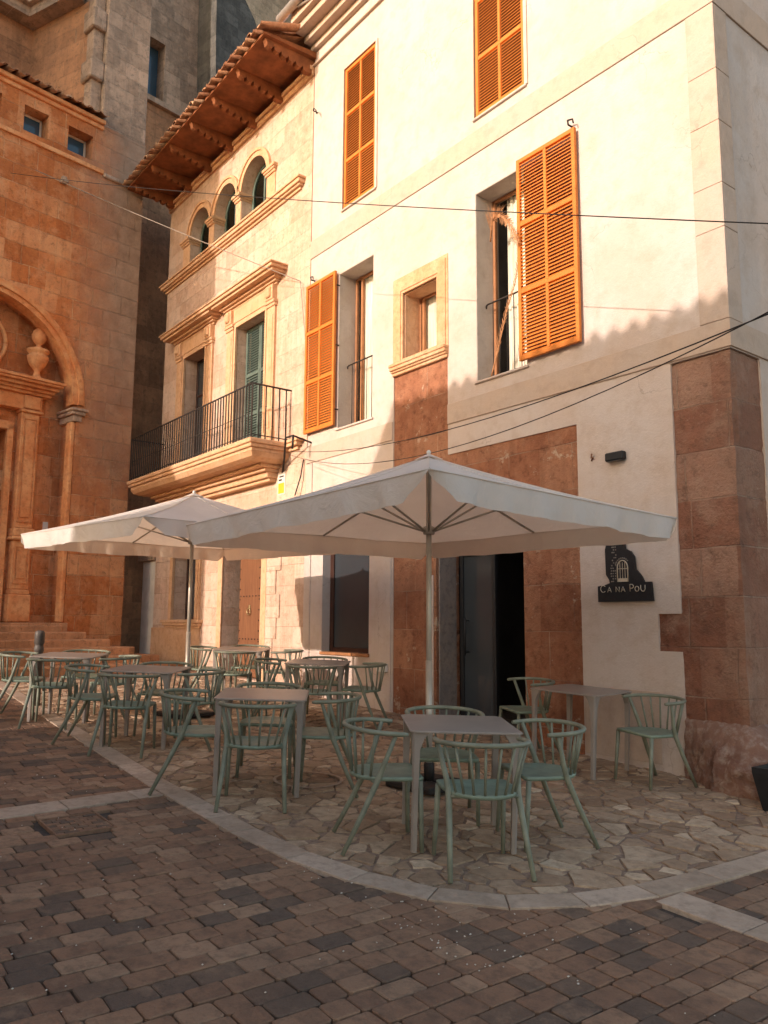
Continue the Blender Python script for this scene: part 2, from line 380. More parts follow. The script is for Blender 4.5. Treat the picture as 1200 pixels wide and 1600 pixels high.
# ------------------------------------------------------------------ ground
def clip(poly, a, b):
    """keep the part of poly left of a->b"""
    out = []
    def side(p): return (b[0]-a[0])*(p[1]-a[1])-(b[1]-a[1])*(p[0]-a[0])
    for i in range(len(poly)):
        p, q = poly[i-1], poly[i]; sp, sq = side(p), side(q)
        if (sp >= 0) != (sq >= 0):
            t = sp/(sp-sq); out.append((p[0]+(q[0]-p[0])*t, p[1]+(q[1]-p[1])*t))
        if sq >= 0: out.append(q)
    return out
def inset(poly, d):
    out = []; n = len(poly)
    res = poly
    for i in range(n):
        a, b = poly[i], poly[(i+1) % n]
        l = math.hypot(b[0]-a[0], b[1]-a[1])
        if l < 1e-6: continue
        nx, ny = -(b[1]-a[1])/l*d, (b[0]-a[0])/l*d
        res = clip(res, (a[0]+nx, a[1]+ny), (b[0]+nx, b[1]+ny))
        if len(res) < 3: return []
    return res
def slab(mb, poly, top, bev, tint, depth=.03, tilt=0):
    if len(poly) < 3: return
    inn = inset(poly, bev)
    cx = sum(p[0] for p in poly)/len(poly); cy = sum(p[1] for p in poly)/len(poly)
    ta, tb = random.uniform(-tilt, tilt), random.uniform(-tilt, tilt)
    Z = lambda p, z: (p[0], p[1], gz(p[0])+z+(p[0]-cx)*ta+(p[1]-cy)*tb)
    n = len(mb.v); m = len(poly)
    if len(inn) == m:
        mb.v += [Z(p, top) for p in inn]+[Z(p, top-bev*.7) for p in poly]+[Z(p, top-depth) for p in poly]
        mb.face([n+i for i in range(m)], tint)
        # match rings by nearest start
        k0 = min(range(m), key=lambda k: (inn[k][0]-poly[0][0])**2+(inn[k][1]-poly[0][1])**2)
        for i in range(m):
            j = (i+1) % m
            mb.face([n+m+i, n+m+j, n+(k0+j) % m, n+(k0+i) % m], tint)
            mb.face([n+2*m+i, n+2*m+j, n+m+j, n+m+i], tint)
    else:
        mb.v += [Z(p, top) for p in poly]+[Z(p, top-depth) for p in poly]
        mb.face([n+i for i in range(m)], tint)
        for i in range(m):
            j = (i+1) % m
            mb.face([n+m+i, n+m+j, n+j, n+i], tint)

TER = [(-14.2,-3.915),(-10.6,-4.13),(-6.5,-4.36),(-5.0,-4.385),(-4.35,-4.35),(-3.85,-4.25),(-3.4,-4.06),(-3.08,-3.78),(-2.87,-3.4),(-2.75,-2.95),(-2.69,-2.4),(-2.66,-1.8),(-2.62,4.0),(-14.2,4.0)]
def inside(p, poly, d=0):
    for i in range(len(poly)):
        a, b = poly[i], poly[(i+1) % len(poly)]
        l = math.hypot(b[0]-a[0], b[1]-a[1])
        if ((b[0]-a[0])*(p[1]-a[1])-(b[1]-a[1])*(p[0]-a[0]))/l < d: return False
    return True
# base sheet reaching the horizon
g = MB()
xs = [-400,-60,-25,-20,-14,-8,-4,0,6,20,60,400]
def gzb(x): return gz(max(-60, min(60, x))) - .022
for i in range(len(xs)-1):
    ys = [-400, -30, 4, 30, 400]
    for j in range(len(ys)-1):
        g.poly([(xs[i],ys[j],gzb(xs[i])),(xs[i+1],ys[j],gzb(xs[i+1])),(xs[i+1],ys[j+1],gzb(xs[i+1])),(xs[i],ys[j+1],gzb(xs[i]))])
g.build('ground', M['jointd'], kind='structure')

# stone strips crossing the pavers, and the drain inlay
STR1 = [(-6.02,-9.5),(-6.02,-4.37),(-6.32,-4.37),(-6.32,-9.5)]
STR1 = [(-5.93,-8.2),(-6.06,-5.5),(-6.15,-4.37),(-6.40,-4.36),(-6.31,-5.5),(-6.2,-8.2)]
STR2 = [(-2.74,-3.01),(3.5,-3.09),(3.5,-2.86),(-2.72,-2.77)]
DR = (-5.94,-5.50,-5.36,-4.95)
pv = MB(); pw = .131
x = -15.0; k = 0
while x < 4.2:
    y = -9.6 + random.random()*.2
    while y < 2.2:
        L = random.choice((.13,.165,.195,.195,.21))
        cx, cy = x+pw/2, y+L/2
        ok = not inside((cx, cy), TER, .05)
        if ok and -6.34-.0 < cx < -5.93 and cy < -4.3:
            # strip 1 (slightly skewed)
            t = (cy+8.2)/(3.83); s0 = -6.2-.2*t; s1 = -5.93-.22*t
            if s0+.03 < cx < s1-.03: ok = False
        if ok and DR[0] < cx < DR[1] and DR[2] < cy < DR[3]: ok = False
        if ok and cx > -2.7 and -3.04 < cy < -2.83: ok = False
        if ok and cy > -.15 and cx < -3.7: ok = False
        if ok:
            g2 = .0032
            j = lambda: random.uniform(-.0035, .0035)
            poly = [(x+g2+j(), y+g2+j()), (x+pw-g2+j(), y+g2+j()), (x+pw-g2+j(), y+L-g2+j()), (x+g2+j(), y+L-g2+j())]
            r = random.random()
            tint = random.uniform(0,.25) if r < .23 else random.uniform(.36,1)
            c = .012                       # clipped corners
            P = []
            for i in range(4):
                a, b, d = poly[i-1], poly[i], poly[(i+1) % 4]
                for q in (a, d):
                    l = math.hypot(q[0]-b[0], q[1]-b[1]); P.append((b[0]+(q[0]-b[0])*c/l, b[1]+(q[1]-b[1])*c/l))
            slab(pv, P, random.uniform(-.003, .002), .005, tint, .024, .012)
        y += L
    x += pw; k += 1
pv.build('street_paving', M['paver'], tint=True, kind='structure')

tb = MB()
for i in range(1):
    P = TER
    n = len(tb.v)
    xs2 = [-14.2+i*1.0 for i in range(12)]
    tb.poly([(p[0], p[1], gz(p[0])-.004) for p in TER])
tb.build('terrace_bed', M['joint'], kind='structure')

# border stones around the terrace
bd = MB()
INN = inset(TER, .19)
edge = TER[:13]
acc = []
for i in range(len(edge)-1):
    a, b = edge[i], edge[i+1]; l = math.hypot(b[0]-a[0], b[1]-a[1]); n = max(1, round(l/.42))
    for q in range(n):
        acc.append((a[0]+(b[0]-a[0])*q/n, a[1]+(b[1]-a[1])*q/n))
acc.append(edge[-1])
def nrm(i):
    a = acc[max(0, i-1)]; b = acc[min(len(acc)-1, i+1)]; l = math.hypot(b[0]-a[0], b[1]-a[1]); return (-(b[1]-a[1])/l, (b[0]-a[0])/l)
for i in range(len(acc)-1):
    n0, n1 = nrm(i), nrm(i+1); a, b = acc[i], acc[i+1]
    w0 = .185
    l = math.hypot(b[0]-a[0], b[1]-a[1]); ex, ey = (b[0]-a[0])/l*.004, (b[1]-a[1])/l*.004
    P = [(a[0]+ex, a[1]+ey), (b[0]-ex, b[1]-ey), (b[0]+n1[0]*w0-ex, b[1]+n1[1]*w0-ey), (a[0]+n0[0]*w0+ex, a[1]+n0[1]*w0+ey)]
    slab(bd, P, .010+random.uniform(0,.002), .004, random.random(), .03)
bd.build('terrace_border', M['kerb'], tint=True, kind='structure')
sp = MB()
for (S, ax) in ((STR1, 1), (STR2, 0)):
    lo, hi = (-8.2, -4.37) if ax else (-2.73, 3.5)
    q = lo
    while q < hi-.05:
        L = min(random.uniform(.42,.62), hi-q)
        if hi-q-L < .15: L = hi-q
        if ax:
            f = lambda yy, s: (-6.2-.2*((yy+8.2)/3.83) if s else -5.93-.22*((yy+8.2)/3.83))
            P = [(f(q+.004,1), q+.004), (f(q+.004,0), q+.004), (f(q+L-.004,0), q+L-.004), (f(q+L-.004,1), q+L-.004)]
        else:
            P = [(q+.004, -3.02-.01*(q+2.7)), (q+L-.004, -3.02-.01*(q+L+2.7)), (q+L-.004, -2.775-.01*(q+L+2.7)), (q+.004, -2.775-.01*(q+2.7))]
        slab(sp, P, .006+random.uniform(0,.002), .004, random.random()*.7+.15, .03)
        q += L
sp.build('paving_strip', M['kerb'], tint=True, kind='structure')

# crazy paving: irregular cells
fl = MB()
pts = []
tries = 0
cell = {}
def near(p, r):
    cx, cy = int(p[0]/.5), int(p[1]/.5)
    for i in (-1,0,1):
        for j in (-1,0,1):
            for q in cell.get((cx+i, cy+j), ()):
                if math.hypot(q[0]-p[0], q[1]-p[1]) < min(r, q[2]): return True
    return False
while tries < 26000:
    tries += 1
    p = (random.uniform(-14.4, -2.4), random.uniform(-4.6, .6))
    r = random.choice((.11,.18,.27,.34,.38))
    if not near(p, r):
        cell.setdefault((int(p[0]/.5), int(p[1]/.5)), []).append((p[0], p[1], r)); pts.append((p[0], p[1], r))
for p in pts:
    if not inside(p, TER, .1): continue
    poly = [(p[0]-.6, p[1]-.6), (p[0]+.6, p[1]-.6), (p[0]+.6, p[1]+.6), (p[0]-.6, p[1]+.6)]
    cx, cy = int(p[0]/.5), int(p[1]/.5)
    for i in (-2,-1,0,1,2):
        for j in (-2,-1,0,1,2):
            for q in cell.get((cx+i, cy+j), ()):
                if q[0] == p[0] and q[1] == p[1]: continue
                d = math.hypot(q[0]-p[0], q[1]-p[1])
                if d > 1.2: continue
                w = .5+.5*(p[2]**2-q[2]**2)/d/d*2.0
                w = max(.3, min(.7, w))
                mx, my = p[0]+(q[0]-p[0])*w, p[1]+(q[1]-p[1])*w
                dx, dy = (q[0]-p[0])/d, (q[1]-p[1])/d
                poly = clip(poly, (mx, my), (mx-dy, my+dx))
                if len(poly) < 3: break
    for i in range(len(INN)):
        if len(poly) < 3: break
        poly = clip(poly, INN[i], INN[(i+1) % len(INN)])
    if len(poly) < 3: continue
    poly = inset(poly, random.uniform(.005,.010))
    if len(poly) < 3: continue
    ar = abs(sum(poly[i-1][0]*poly[i][1]-poly[i][0]*poly[i-1][1] for i in range(len(poly))))/2
    if ar < .002: continue
    # roughen the outline
    P = []
    for i in range(len(poly)):
        a, b = poly[i-1], poly[i]; l = math.hypot(b[0]-a[0], b[1]-a[1])
        if l < .02: continue
        if l > .09:
            for t in ((.33,.66) if l > .16 else (.5,)):
                jx = random.uniform(0,.006)
                P.append((a[0]+(b[0]-a[0])*t-(b[1]-a[1])/l*jx, a[1]+(b[1]-a[1])*t+(b[0]-a[0])/l*jx))
        P.append(b)
    if len(P) < 3: continue
    slab(fl, P, random.uniform(.002,.010), .005, min(1, max(0, random.gauss(.45,.27))), .02, .01)
fl.build('terrace_flagstones', M['flag'], tint=True, kind='structure')

# pale grit and bits of litter lying in the joints
gm = MB(); rnd = random.Random(21)
for i in range(240):
    gx, gy = rnd.uniform(-7.5,-1.2), rnd.uniform(-6.6,-3.4)
    if i % 3 == 0: gx = -4.35+1.72*math.cos(-PI/2+rnd.random()*1.4)+rnd.uniform(-.04,.04); gy = -2.64+1.76*math.sin(-PI/2+rnd.random()*.9)
    rr = rnd.uniform(.0025,.0065); c0 = Vector((gx, gy, gz(gx)+.004)); b = len(gm.v)
    for (dx, dy, dz) in ((1,0,0),(0,1,0),(-1,0,0),(0,-1,0),(0,0,1),(0,0,-1)): gm.v.append(tuple(c0+Vector((dx*rr*rnd.uniform(.6,1.5), dy*rr*rnd.uniform(.6,1.5), dz*rr*.7))))
    for f_ in ((0,1,4),(1,2,4),(2,3,4),(3,0,4),(1,0,5),(2,1,5),(3,2,5),(0,3,5)): gm.face([b+t for t in f_])
gm.build('grit', m_simple('pale_grit', (.62,.56,.48), .9), kind='stuff', cat='grit', label='pale grit scattered in the joints of the foreground paving')
# drain inlay and round cover
d = empty('drain_cover', (-5.72,-5.15,gz(-5.72)), 0, 'square inlaid drain cover filled with small bricks in the dark paving', 'drain cover')
fm = MB()
x0,x1,y0,y1 = DR[0]+.01, DR[1]-.01, DR[2]+.01, DR[3]-.01
for a, b in (((x0,y0),(x1,y0+.012)),((x0,y1-.012),(x1,y1)),((x0,y0+.012),(x0+.012,y1-.012)),((x1-.012,y0+.012),(x1,y1-.012))):
    zc = gz((a[0]+b[0])/2)
    n = len(fm.v)
    fm.v += [(a[0],a[1],gz(a[0])-.02),(b[0],a[1],gz(b[0])-.02),(b[0],b[1],gz(b[0])-.02),(a[0],b[1],gz(a[0])-.02),(a[0],a[1],gz(a[0])+.005),(b[0],a[1],gz(b[0])+.005),(b[0],b[1],gz(b[0])+.005),(a[0],b[1],gz(a[0])+.005)]
    for q in ((4,5,6,7),(0,1,5,4),(1,2,6,5),(2,3,7,6),(3,0,4,7)): fm.face([n+i for i in q])
fm.build('frame', M['paver'], d, tint=True)
ib = MB()
q = x0+.016; r_ = 0
while q < x1-.05:
    yy = y0+.016-(.04 if r_ % 2 else 0)
    while yy < y1-.02:
        ya, yb = max(yy, y0+.016), min(yy+.09, y1-.016)
        if yb-ya > .015: slab(ib, [(q+.003,ya+.003),(q+.045,ya+.003),(q+.045,yb-.003),(q+.003,yb-.003)], 0+random.uniform(-.002,.002), .003, random.uniform(0,.6), .02)
        yy += .09
    q += .048; r_ += 1
ib.build('brick_infill', M['paver'], d, tint=True)
mc = MB(); n = 40; cc = (-6.0,-3.15)
P = []
for ring, (ra, rb) in enumerate(((.27,.30),)):
    for i in range(n):
        a0, a1 = 2*PI*i/n, 2*PI*(i+1)/n
        pts4 = [(cc[0]+ra*math.cos(a0), cc[1]+ra*math.sin(a0)), (cc[0]+rb*math.cos(a0), cc[1]+rb*math.sin(a0)), (cc[0]+rb*math.cos(a1), cc[1]+rb*math.sin(a1)), (cc[0]+ra*math.cos(a1), cc[1]+ra*math.sin(a1))]
        mc.poly([(p[0], p[1], gz(p[0])+.017) for p in pts4])
mc_o = mc.build('manhole_rim', M['kerb'], tint=True, cat='manhole rim', label='pale circular manhole rim set in the flagstones under the middle table')

# ------------------------------------------------------------------ helpers for facades
FW = lambda u, w, d_: (u, d_, w)            # facade plane: u = X, w = Z, d = Y
def rect(x0, x1, z0, z1): return [(x0,z0),(x1,z0),(x1,z1),(x0,z1)]
def arch_loop(x0, x1, z0, zs, rise=None, n=14):
    c = (x0+x1)/2; r = (x1-x0)/2; rise = rise or r
    L = [(x0,z0),(x1,z0)]
    for i in range(n+1):
        a = PI*i/n; L.append((c+r*math.cos(a), zs+rise*math.sin(a)))
    return L
def profile_x(mb, prof, x0, x1, ends=True, tint=.5):
    """extrude a (y,z) profile along X with mitre-free ends"""
    n = len(prof); b = len(mb.v)
    for x in (x0, x1): mb.v += [(x, p[0], p[1]) for p in prof]
    for i in range(n):
        j = (i+1) % n; mb.face([b+i, b+j, b+n+j, b+n+i], tint)
    mb.face([b+i for i in range(n)], tint); mb.face([b+n+i for i in range(n)][::-1], tint)
def cornice(mb, x0, x1, z0, steps, back=.05):
    """stack of mouldings (projection, height) with side returns of the same projection"""
    z = z0
    for (p, h) in steps:
        mb.bbox((x0-p, -p, z), (x1+p, back, z+h), .006); z += h - .002
    return z
def shutter(root, x0, x1, z0, z1, y0, y1, mat, back, cols=2, rows=3, pitch=.042, name='shutter', st=.05, rowfr=None, tiltsign=1):
    s = MB()
    s.bbox((x0,y0,z0),(x0+st,y1,z1),.004); s.bbox((x1-st,y0,z0),(x1,y1,z1),.004)
    w = (x1-x0-2*st); mull = st*.85
    zs = [z0+(z1-z0)*f for f in (rowfr or [i/rows for i in range(rows+1)])]
    for i, zz in enumerate(zs):
        h = st*1.05
        a = zz if i == 0 else (zz-h if i == len(zs)-1 else zz-h/2)
        s.bbox((x0+st+.0005,y0+.002,a),(x1-st-.0005,y1-.002,a+h),.004)
    cxs = [x0+st+w*i/cols for i in range(cols+1)]
    for c in cxs[1:-1]:
        for i in range(len(zs)-1):
            a = zs[i]+(st*1.05 if i == 0 else st*.525); b = zs[i+1]-(st*1.05 if i == len(zs)-2 else st*.525)
            s.bbox((c-mull/2,y0+.003,a),(c+mull/2,y1-.003,b),.003)
    fr = s.build(name, mat, root)
    l = MB()
    for ci in range(cols):
        xa = cxs[ci]+(mull/2 if ci else 0); xb = cxs[ci+1]-(mull/2 if ci < cols-1 else 0)
        for i in range(len(zs)-1):
            a = zs[i]+(st*1.05 if i == 0 else st*.525); b = zs[i+1]-(st*1.05 if i == len(zs)-2 else st*.525)
            n = max(3, int((b-a)/pitch)); p = (b-a)/n
            yf, yb = y0+.006, y1-.006
            for k2 in range(n):
                zc = a+p*(k2+.5); dz = p*.42
                b0 = len(l.v); th = .006
                for xx in (xa, xb):
                    l.v += [(xx,yf,zc-dz-th/2),(xx,yf,zc-dz+th/2),(xx,yb,zc+dz+th/2),(xx,yb,zc+dz-th/2)]
                for q in ((0,1,5,4),(1,2,6,5),(2,3,7,6),(3,0,4,7)): l.face([b0+t for t in q])
    l.build('louvres', mat, fr)
    return fr
def rail(root, x0, x1, z0, z1, y, pitch=.12, name='railing', curl=True):
    t = MB()
    pts = [(x0,y+.0,z1-.05),(x0,y,z1-.012),(x0+.03,y,z1),(x1,y,z1)] if curl else [(x0,y,z1),(x1,y,z1)]
    t.tube(pts, .012, 6)
    t.tube([(x0+.02,y,z0+.05),(x1,y,z0+.05)], .006, 6)
    xx = x0+pitch
    while xx < x1-.02:
        t.tube([(xx,y,z0),(xx,y,z1)], .006, 6); xx += pitch
    return t.build(name, M['iron'], root)

# ------------------------------------------------------------------ white building
XR, XL, ZT = -3.77, -11.12, 11.95
wh = empty('white_townhouse', (-7.4, .3, gz(-7.4)), 0, 'tall white plastered corner house with orange shutters and red sandstone corner', 'house')
OPEN = dict(big=(-7.13,-6.28,4.46,7.0), left=(-10.26,-9.34,4.44,7.0), ul=(-10.18,-9.31,8.06,10.55), ur=(-7.12,-6.23,8.05,10.62), small=(-8.62,-7.89,5.15,6.13), shop=(-10.60,-9.38,.98,3.0))
w = MB()
outline = [(XL,-.3),(-8.83,-.3),(-8.83,6.37),(-7.68,6.37),(-7.68,3.61),(-5.58,3.61),(-5.58,-.3),(-4.40,-.3),(-4.40,1.17),(-4.65,1.17),(-4.65,1.53),(-4.40,1.53),(-4.40,4.0),(XR,4.0),(XR,ZT),(XL,ZT)]
holes = [rect(*OPEN[k]) for k in ('big','left','ul','ur','shop')]
w.plate([outline]+holes, 0, .42, FW)
wall = w.build('wall', M['plaster'], wh)
w = MB()
OS = lambda u, w_, d_: (XR-d_, u, w_)          # side wall, u = Y
w.plate([[(.54,-.3),(12,-.3),(12,ZT),(.42,ZT),(.42,4.0),(.54,4.0)]], 0, .42, OS)
w.box((XR-.42,.42,4.0),(XR-.001,.4205,4.01))
w.build('side_wall', M['plaster'], wh)
w = MB()
w.plate([rect(.0,.421,4.0,ZT)], .0005, .01, lambda u, w_, d_: (XR-d_, u, w_), back=False)
# red stone corner pier, plaster margin around it stands 2 cm proud
from mathutils import noise as mnoise
def rough_block(mb, x0, x1, y0, y1, z0, z1, nx, nz, ny=2, amp=.006, seed=1):
    nx, ny, nz = max(2, int((x1-x0)/.035)), max(2, int((y1-y0)/.035)), max(2, int((z1-z0)/.045))
    def dsp(p):
        q_ = Vector(p); a = mnoise.noise(q_*3.1)*.6+mnoise.noise(q_*9)*.35+mnoise.noise(q_*24)*.2
        # joints between the courses are washed out
        ph = ((p[2]+.13) % .46); j_ = max(0, 1-min(ph, .46-ph)/.03)
        e = amp*2*a+.010*j_
        ch_ = max(0, mnoise.noise(q_*2.3+Vector((7,3,1)))-.12)*.05 if abs(p[0]-x1) < .05 and abs(p[1]-y0) < .05 else 0
        return (p[0]-e-ch_, p[1]+e+ch_, p[2])
    def sheet(F, nu, nw):
        b = len(mb.v)
        for i in range(nu+1):
            for j in range(nw+1): mb.v.append(dsp(F(i/nu, j/nw)))
        for i in range(nu):
            for j in range(nw): mb.face([b+i*(nw+1)+j, b+(i+1)*(nw+1)+j, b+(i+1)*(nw+1)+j+1, b+i*(nw+1)+j+1], .5, True)
    sheet(lambda u, v: (x0+(x1-x0)*u, y0, z0+(z1-z0)*v), nx, nz)
    sheet(lambda u, v: (x1, y0+(y1-y0)*u, z0+(z1-z0)*v), ny, nz)
q = MB()
rough_block(q, -4.41, XR-.018, .022, .56, 1.54, 4.005, 6, 26, 5, .009)
q.box((-4.41,.03,4.0),(XR-.03,.5,4.006))
q.box((-4.6,.2,-.3),(XR-.2,.6,4.0))
rough_block(q, -4.66, XR-.012, .014, .56, -.3, 1.54, 8, 20, 5, .01, 5)
q.build('corner_pier', M['redstone'], wh)
# bulging rubble footing round the corner
q = MB(); rnd = random.Random(3)
N, MM = 46, 14
path = [(-4.42,0.0)]
b = len(q.v)
def fpath(s):
    # s 0..1 along the front, round the corner, and along the flank
    L1, L2 = .60, 1.0
    tot = L1+L2; d = s*tot
    if d < L1: return (-4.40+d, 0, 0, -1)
    return (-4.40+L1+.02, (d-L1), 1, 0)
for i in range(N+1):
    s = i/N; px, py, nx, ny = fpath(s)
    ang = -PI/2 + max(0, min(1, (s-.26)/.22))*PI/2
    nx, ny = math.cos(ang), math.sin(ang)
    grow = .05+.42*min(1, max(0, (s-.0)/.42))**1.2
    for j in range(MM+1):
        h = j/MM
        z = gz(px)-.06 + h*.62
        prof = (1-h**2.2)
        off = .0+grow*prof*(.85+.3*rnd.random()) + rnd.uniform(-.012,.012)
        if j == MM: off = -.03
        cx2, cy2 = (px, py)
        q.v.append((cx2+nx*off, cy2+ny*off, z+rnd.uniform(-.01,.01)))
for i in range(N):
    for j in range(MM):
        q.face([b+i*(MM+1)+j, b+(i+1)*(MM+1)+j, b+(i+1)*(MM+1)+j+1, b+i*(MM+1)+j+1], .5, True)
q.build('rubble_footing', M['rough'], wh)
# flank: plaster wall resumes at Y=.54
# stone door surround panel with the arched doorway
q = MB()
dl = [(-8.84,-.3),(-5.57,-.3),(-5.57,3.62),(-7.69,3.62),(-7.69,6.38),(-8.84,6.38)]
dh = arch_loop(-7.94,-6.41,-.3,2.28,.75,16)
dh[0] = (-7.93,.08); dh[1] = (-6.41,.08)
q.plate([dl, dh, rect(*OPEN['small'])], .016, .42, FW)
q.build('door_surround', M['redjamb'], wh)
q = MB()
q.bbox((-8.12,.004,.2),(-7.99,.03,2.05),.006); q.build('plaster_remnant', M['plaster'], wh)
# grey-painted inner jamb
q = MB()
q.bbox((-7.938,.05,.08),(-7.915,.36,2.3),.01); q.build('door_jamb', M['jamb'], wh)
# carved surround of the small window (plaster-proud)
q = MB()
q.plate([rect(-8.84,-7.66,4.98,6.385), rect(*OPEN['small'])], -.012, .016, FW)
q.plate([rect(-8.80,-7.70,5.10,6.33), rect(-8.66,-7.85,5.11,6.17)], -.024, -.011, FW)
q.build('window_surround', M['pink'], wh)
q = MB()
z = 4.93
for p, h in ((.035,.045),(.06,.03),(.085,.05),(.10,.045)):
    q.bbox((-8.83-p*.15, -p, z), (-7.67+p*.15, .05, z+h), .008); z += h-.002
q.build('window_sill', M['pink'], wh)
# horizontal string bands, corner strip and side bands
q = MB()
q.bbox((-7.675,-.018,4.012),(XR+.018,.02,4.28),.004); q.bbox((XL+.001,-.018,4.012),(-8.845,.02,4.28),.004)
q.bbox((XR-.02,.02,4.012),(XR+.018,12,4.28),.004)
q.bbox((XL+.001,-.018,7.56),(XR+.018,.02,7.88),.004); q.bbox((XR-.02,.02,7.56),(XR+.018,12,7.88),.004)
q.build('string_course', M['band'], wh)
q = MB()
for i, (z0, z1) in enumerate(((4.285,5.2),(5.2,5.65),(5.65,6.3),(6.3,6.85),(6.85,7.557))):
    q.bbox((-4.06,-.012,z0+.003),(XR+.012,.02,z1-.001),.004)
    q.bbox((XR-.02,.02,z0+.003),(XR+.012,.24,z1-.001),.004)
q.bbox((-4.06,-.012,7.885),(XR+.012,.02,ZT-.4),.004); q.bbox((XR-.02,.02,7.885),(XR+.012,.24,ZT-.4),.004)
q.build('corner_strip', M['band'], wh)
q = MB()
q.bbox((-5.57,-.008,.1),(-4.66,.02,.78),.003)
q.build('dado', M['band'], wh)
q = MB()
q.bbox((-9.16,-.02,-.2),(-8.86,.02,2.9),.004)
q.build('pilaster_strip', M['plaster'], wh); q = MB()
q.bbox((XL+.0,-.02,-.2),(XL+.18,.02,4.0),.004)
q.build('pilaster_strip', M['plaster'], wh)
# reveals lining (slightly darker, 1.5 cm plaster skins) 
q = MB()
for k2 in ('big','left'):
    x0,x1,z0,z1 = OPEN[k2]; q = MB()
    q.box((x0,.004,z0),(x0+.008,.41,z1)); q.box((x1-.008,.004,z0),(x1,.41,z1)); q.box((x0+.008,.004,z1-.008),(x1-.008,.41,z1))
    q.build('reveal', M['reveal'], wh)
q = MB(); q.box((-8.622,.03,5.152),(-8.61,.41,6.13)); q.box((-8.61,.03,6.12),(-7.89,.41,6.132)); q.build('reveal', M['ochretrim'], wh)
# windows
def curtain_mesh(x0, x1, y, z0, z1, amp=.02, wl=.09):
    m = MB(); n = max(6, int((x1-x0)/wl*6)); b = 0
    for i in range(n+1):
        x = x0+(x1-x0)*i/n; yy = y+amp*math.sin(2*PI*(x-x0)/wl)+amp*.4*math.sin(7*x)
        m.v += [(x,yy,z0),(x,yy*1.0,z1)]
    for i in range(n): m.face([2*i,2*i+2,2*i+3,2*i+1], .5, True)
    return m
def window(root, x0, x1, z0, z1, y, fmat, mull=None, fw=.05, curtain=None, name='window', dep=.05):
    f = MB()
    f.bbox((x0,y,z0),(x0+fw,y+dep,z1),.006); f.bbox((x1-fw,y,z0),(x1,y+dep,z1),.006)
    f.bbox((x0+fw,y+.001,z1-fw),(x1-fw,y+dep-.001,z1),.006); f.bbox((x0+fw,y+.001,z0),(x1-fw,y+dep-.001,z0+fw),.006)
    for m_ in (mull or []):
        if m_[0] == 'v': f.bbox((m_[1]-.022,y+.002,z0+fw),(m_[1]+.022,y+dep-.002,z1-fw),.005)
        else: f.bbox((x0+fw,y+.003,m_[1]-.02),(x1-fw,y+dep-.003,m_[1]+.02),.005)
    fo = f.build(name, fmat, root)
    gl = MB()
    if curtain: gl.poly([(x0+fw-.005,y+dep*.45,z0+fw-.005),(x1-fw+.005,y+dep*.45,z0+fw-.005),(x1-fw+.005,y+dep*.45,z1-fw+.005),(x0+fw-.005,y+dep*.45,z1-fw+.005)])
    else: gl.box((x0+fw-.005,y+dep*.45,z0+fw-.005),(x1-fw+.005,y+dep*.45+.006,z1-fw+.005))
    gl.build('pane', M['clear'] if curtain else M['glass'], fo)
    if curtain:
        for (a, b_, amp, wl) in curtain:
            curtain_mesh(a, b_, y+dep+.028, z0+.02, z1-.02, amp, wl).build('curtain', M['curtain'], fo)
    return fo
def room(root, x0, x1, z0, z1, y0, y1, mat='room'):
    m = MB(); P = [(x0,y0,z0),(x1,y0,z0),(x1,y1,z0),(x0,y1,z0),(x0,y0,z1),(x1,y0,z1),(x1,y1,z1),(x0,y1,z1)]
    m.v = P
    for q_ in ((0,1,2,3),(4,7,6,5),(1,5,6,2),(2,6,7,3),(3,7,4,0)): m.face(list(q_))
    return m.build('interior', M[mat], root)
x0,x1,z0,z1 = OPEN['big']
window(wh, x0+.01, x1-.01, z0, z1-.01, .30, M['frame'], None, .04, [(-6.93,-6.33,.02,.10)])
window(wh, OPEN['left'][0]+.01, OPEN['left'][1]-.01, 4.44, 6.99, .32, M['frame'], [('v',-10.08)], .038, [(-10.16,-9.40,.010,.12)])
window(wh, -8.615, -7.895, 5.155, 6.125, .30, M['frame'], [('v',-8.535)], .036, [(-8.56,-7.95,.004,.3)])
for k2 in ('big','left','small','shop'):
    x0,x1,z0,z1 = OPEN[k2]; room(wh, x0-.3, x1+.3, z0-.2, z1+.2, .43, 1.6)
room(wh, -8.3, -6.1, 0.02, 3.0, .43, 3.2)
rail(wh, -7.12, -6.29, 4.46, 5.52, .17); rail(wh, -10.25, -9.35, 4.44, 5.50, .18, .13)
# window sills (thin slabs)
def sills(x0, x1, z, p=.035, h=.03):
    m = MB(); m.bbox((x0-.03,-p,z-h),(x1+.03,.3,z),.006); m.build('window_sill', M['plaster'], wh)
sills(-7.13,-6.28,4.462,.03); sills(-10.26,-9.34,4.442,.03); sills(-10.18,-9.31,8.065); sills(-7.12,-6.23,8.055)
# thin frames round the closed upper shutters
q = MB()
for k2 in ('ul','ur'):
    x0,x1,z0,z1 = OPEN[k2]; q = MB()
    q.plate([rect(x0-.02,x1+.05,z0,z1+.02), rect(x0+.0,x1-.0,z0+.005,z1)], -.022, .01, FW)
    q.build('shutter_casing', M['plaster'], wh)
shutter(wh, -10.17,-9.32,8.075,10.54, .0,.04, M['shutter'], None)
shutter(wh, -7.11,-6.24,8.065,10.60, .0,.04, M['shutter'], None)
shutter(wh, -6.335,-5.44,4.51,7.06, -.085,-.040, M['shutter'], None)
shutter(wh, -11.13,-10.265,4.50,7.05, -.085,-.040, M['shutter'], None)
# dark sheet standing in for the shade behind the closed louvres
for k2 in ('ul','ur'):
    x0,x1,z0,z1 = OPEN[k2]; m = MB(); m.box((x0+.002,.07,z0+.002),(x1-.002,.09,z1-.002)); m.build('louvre_shade_sheet', M['gapshade'], wh)
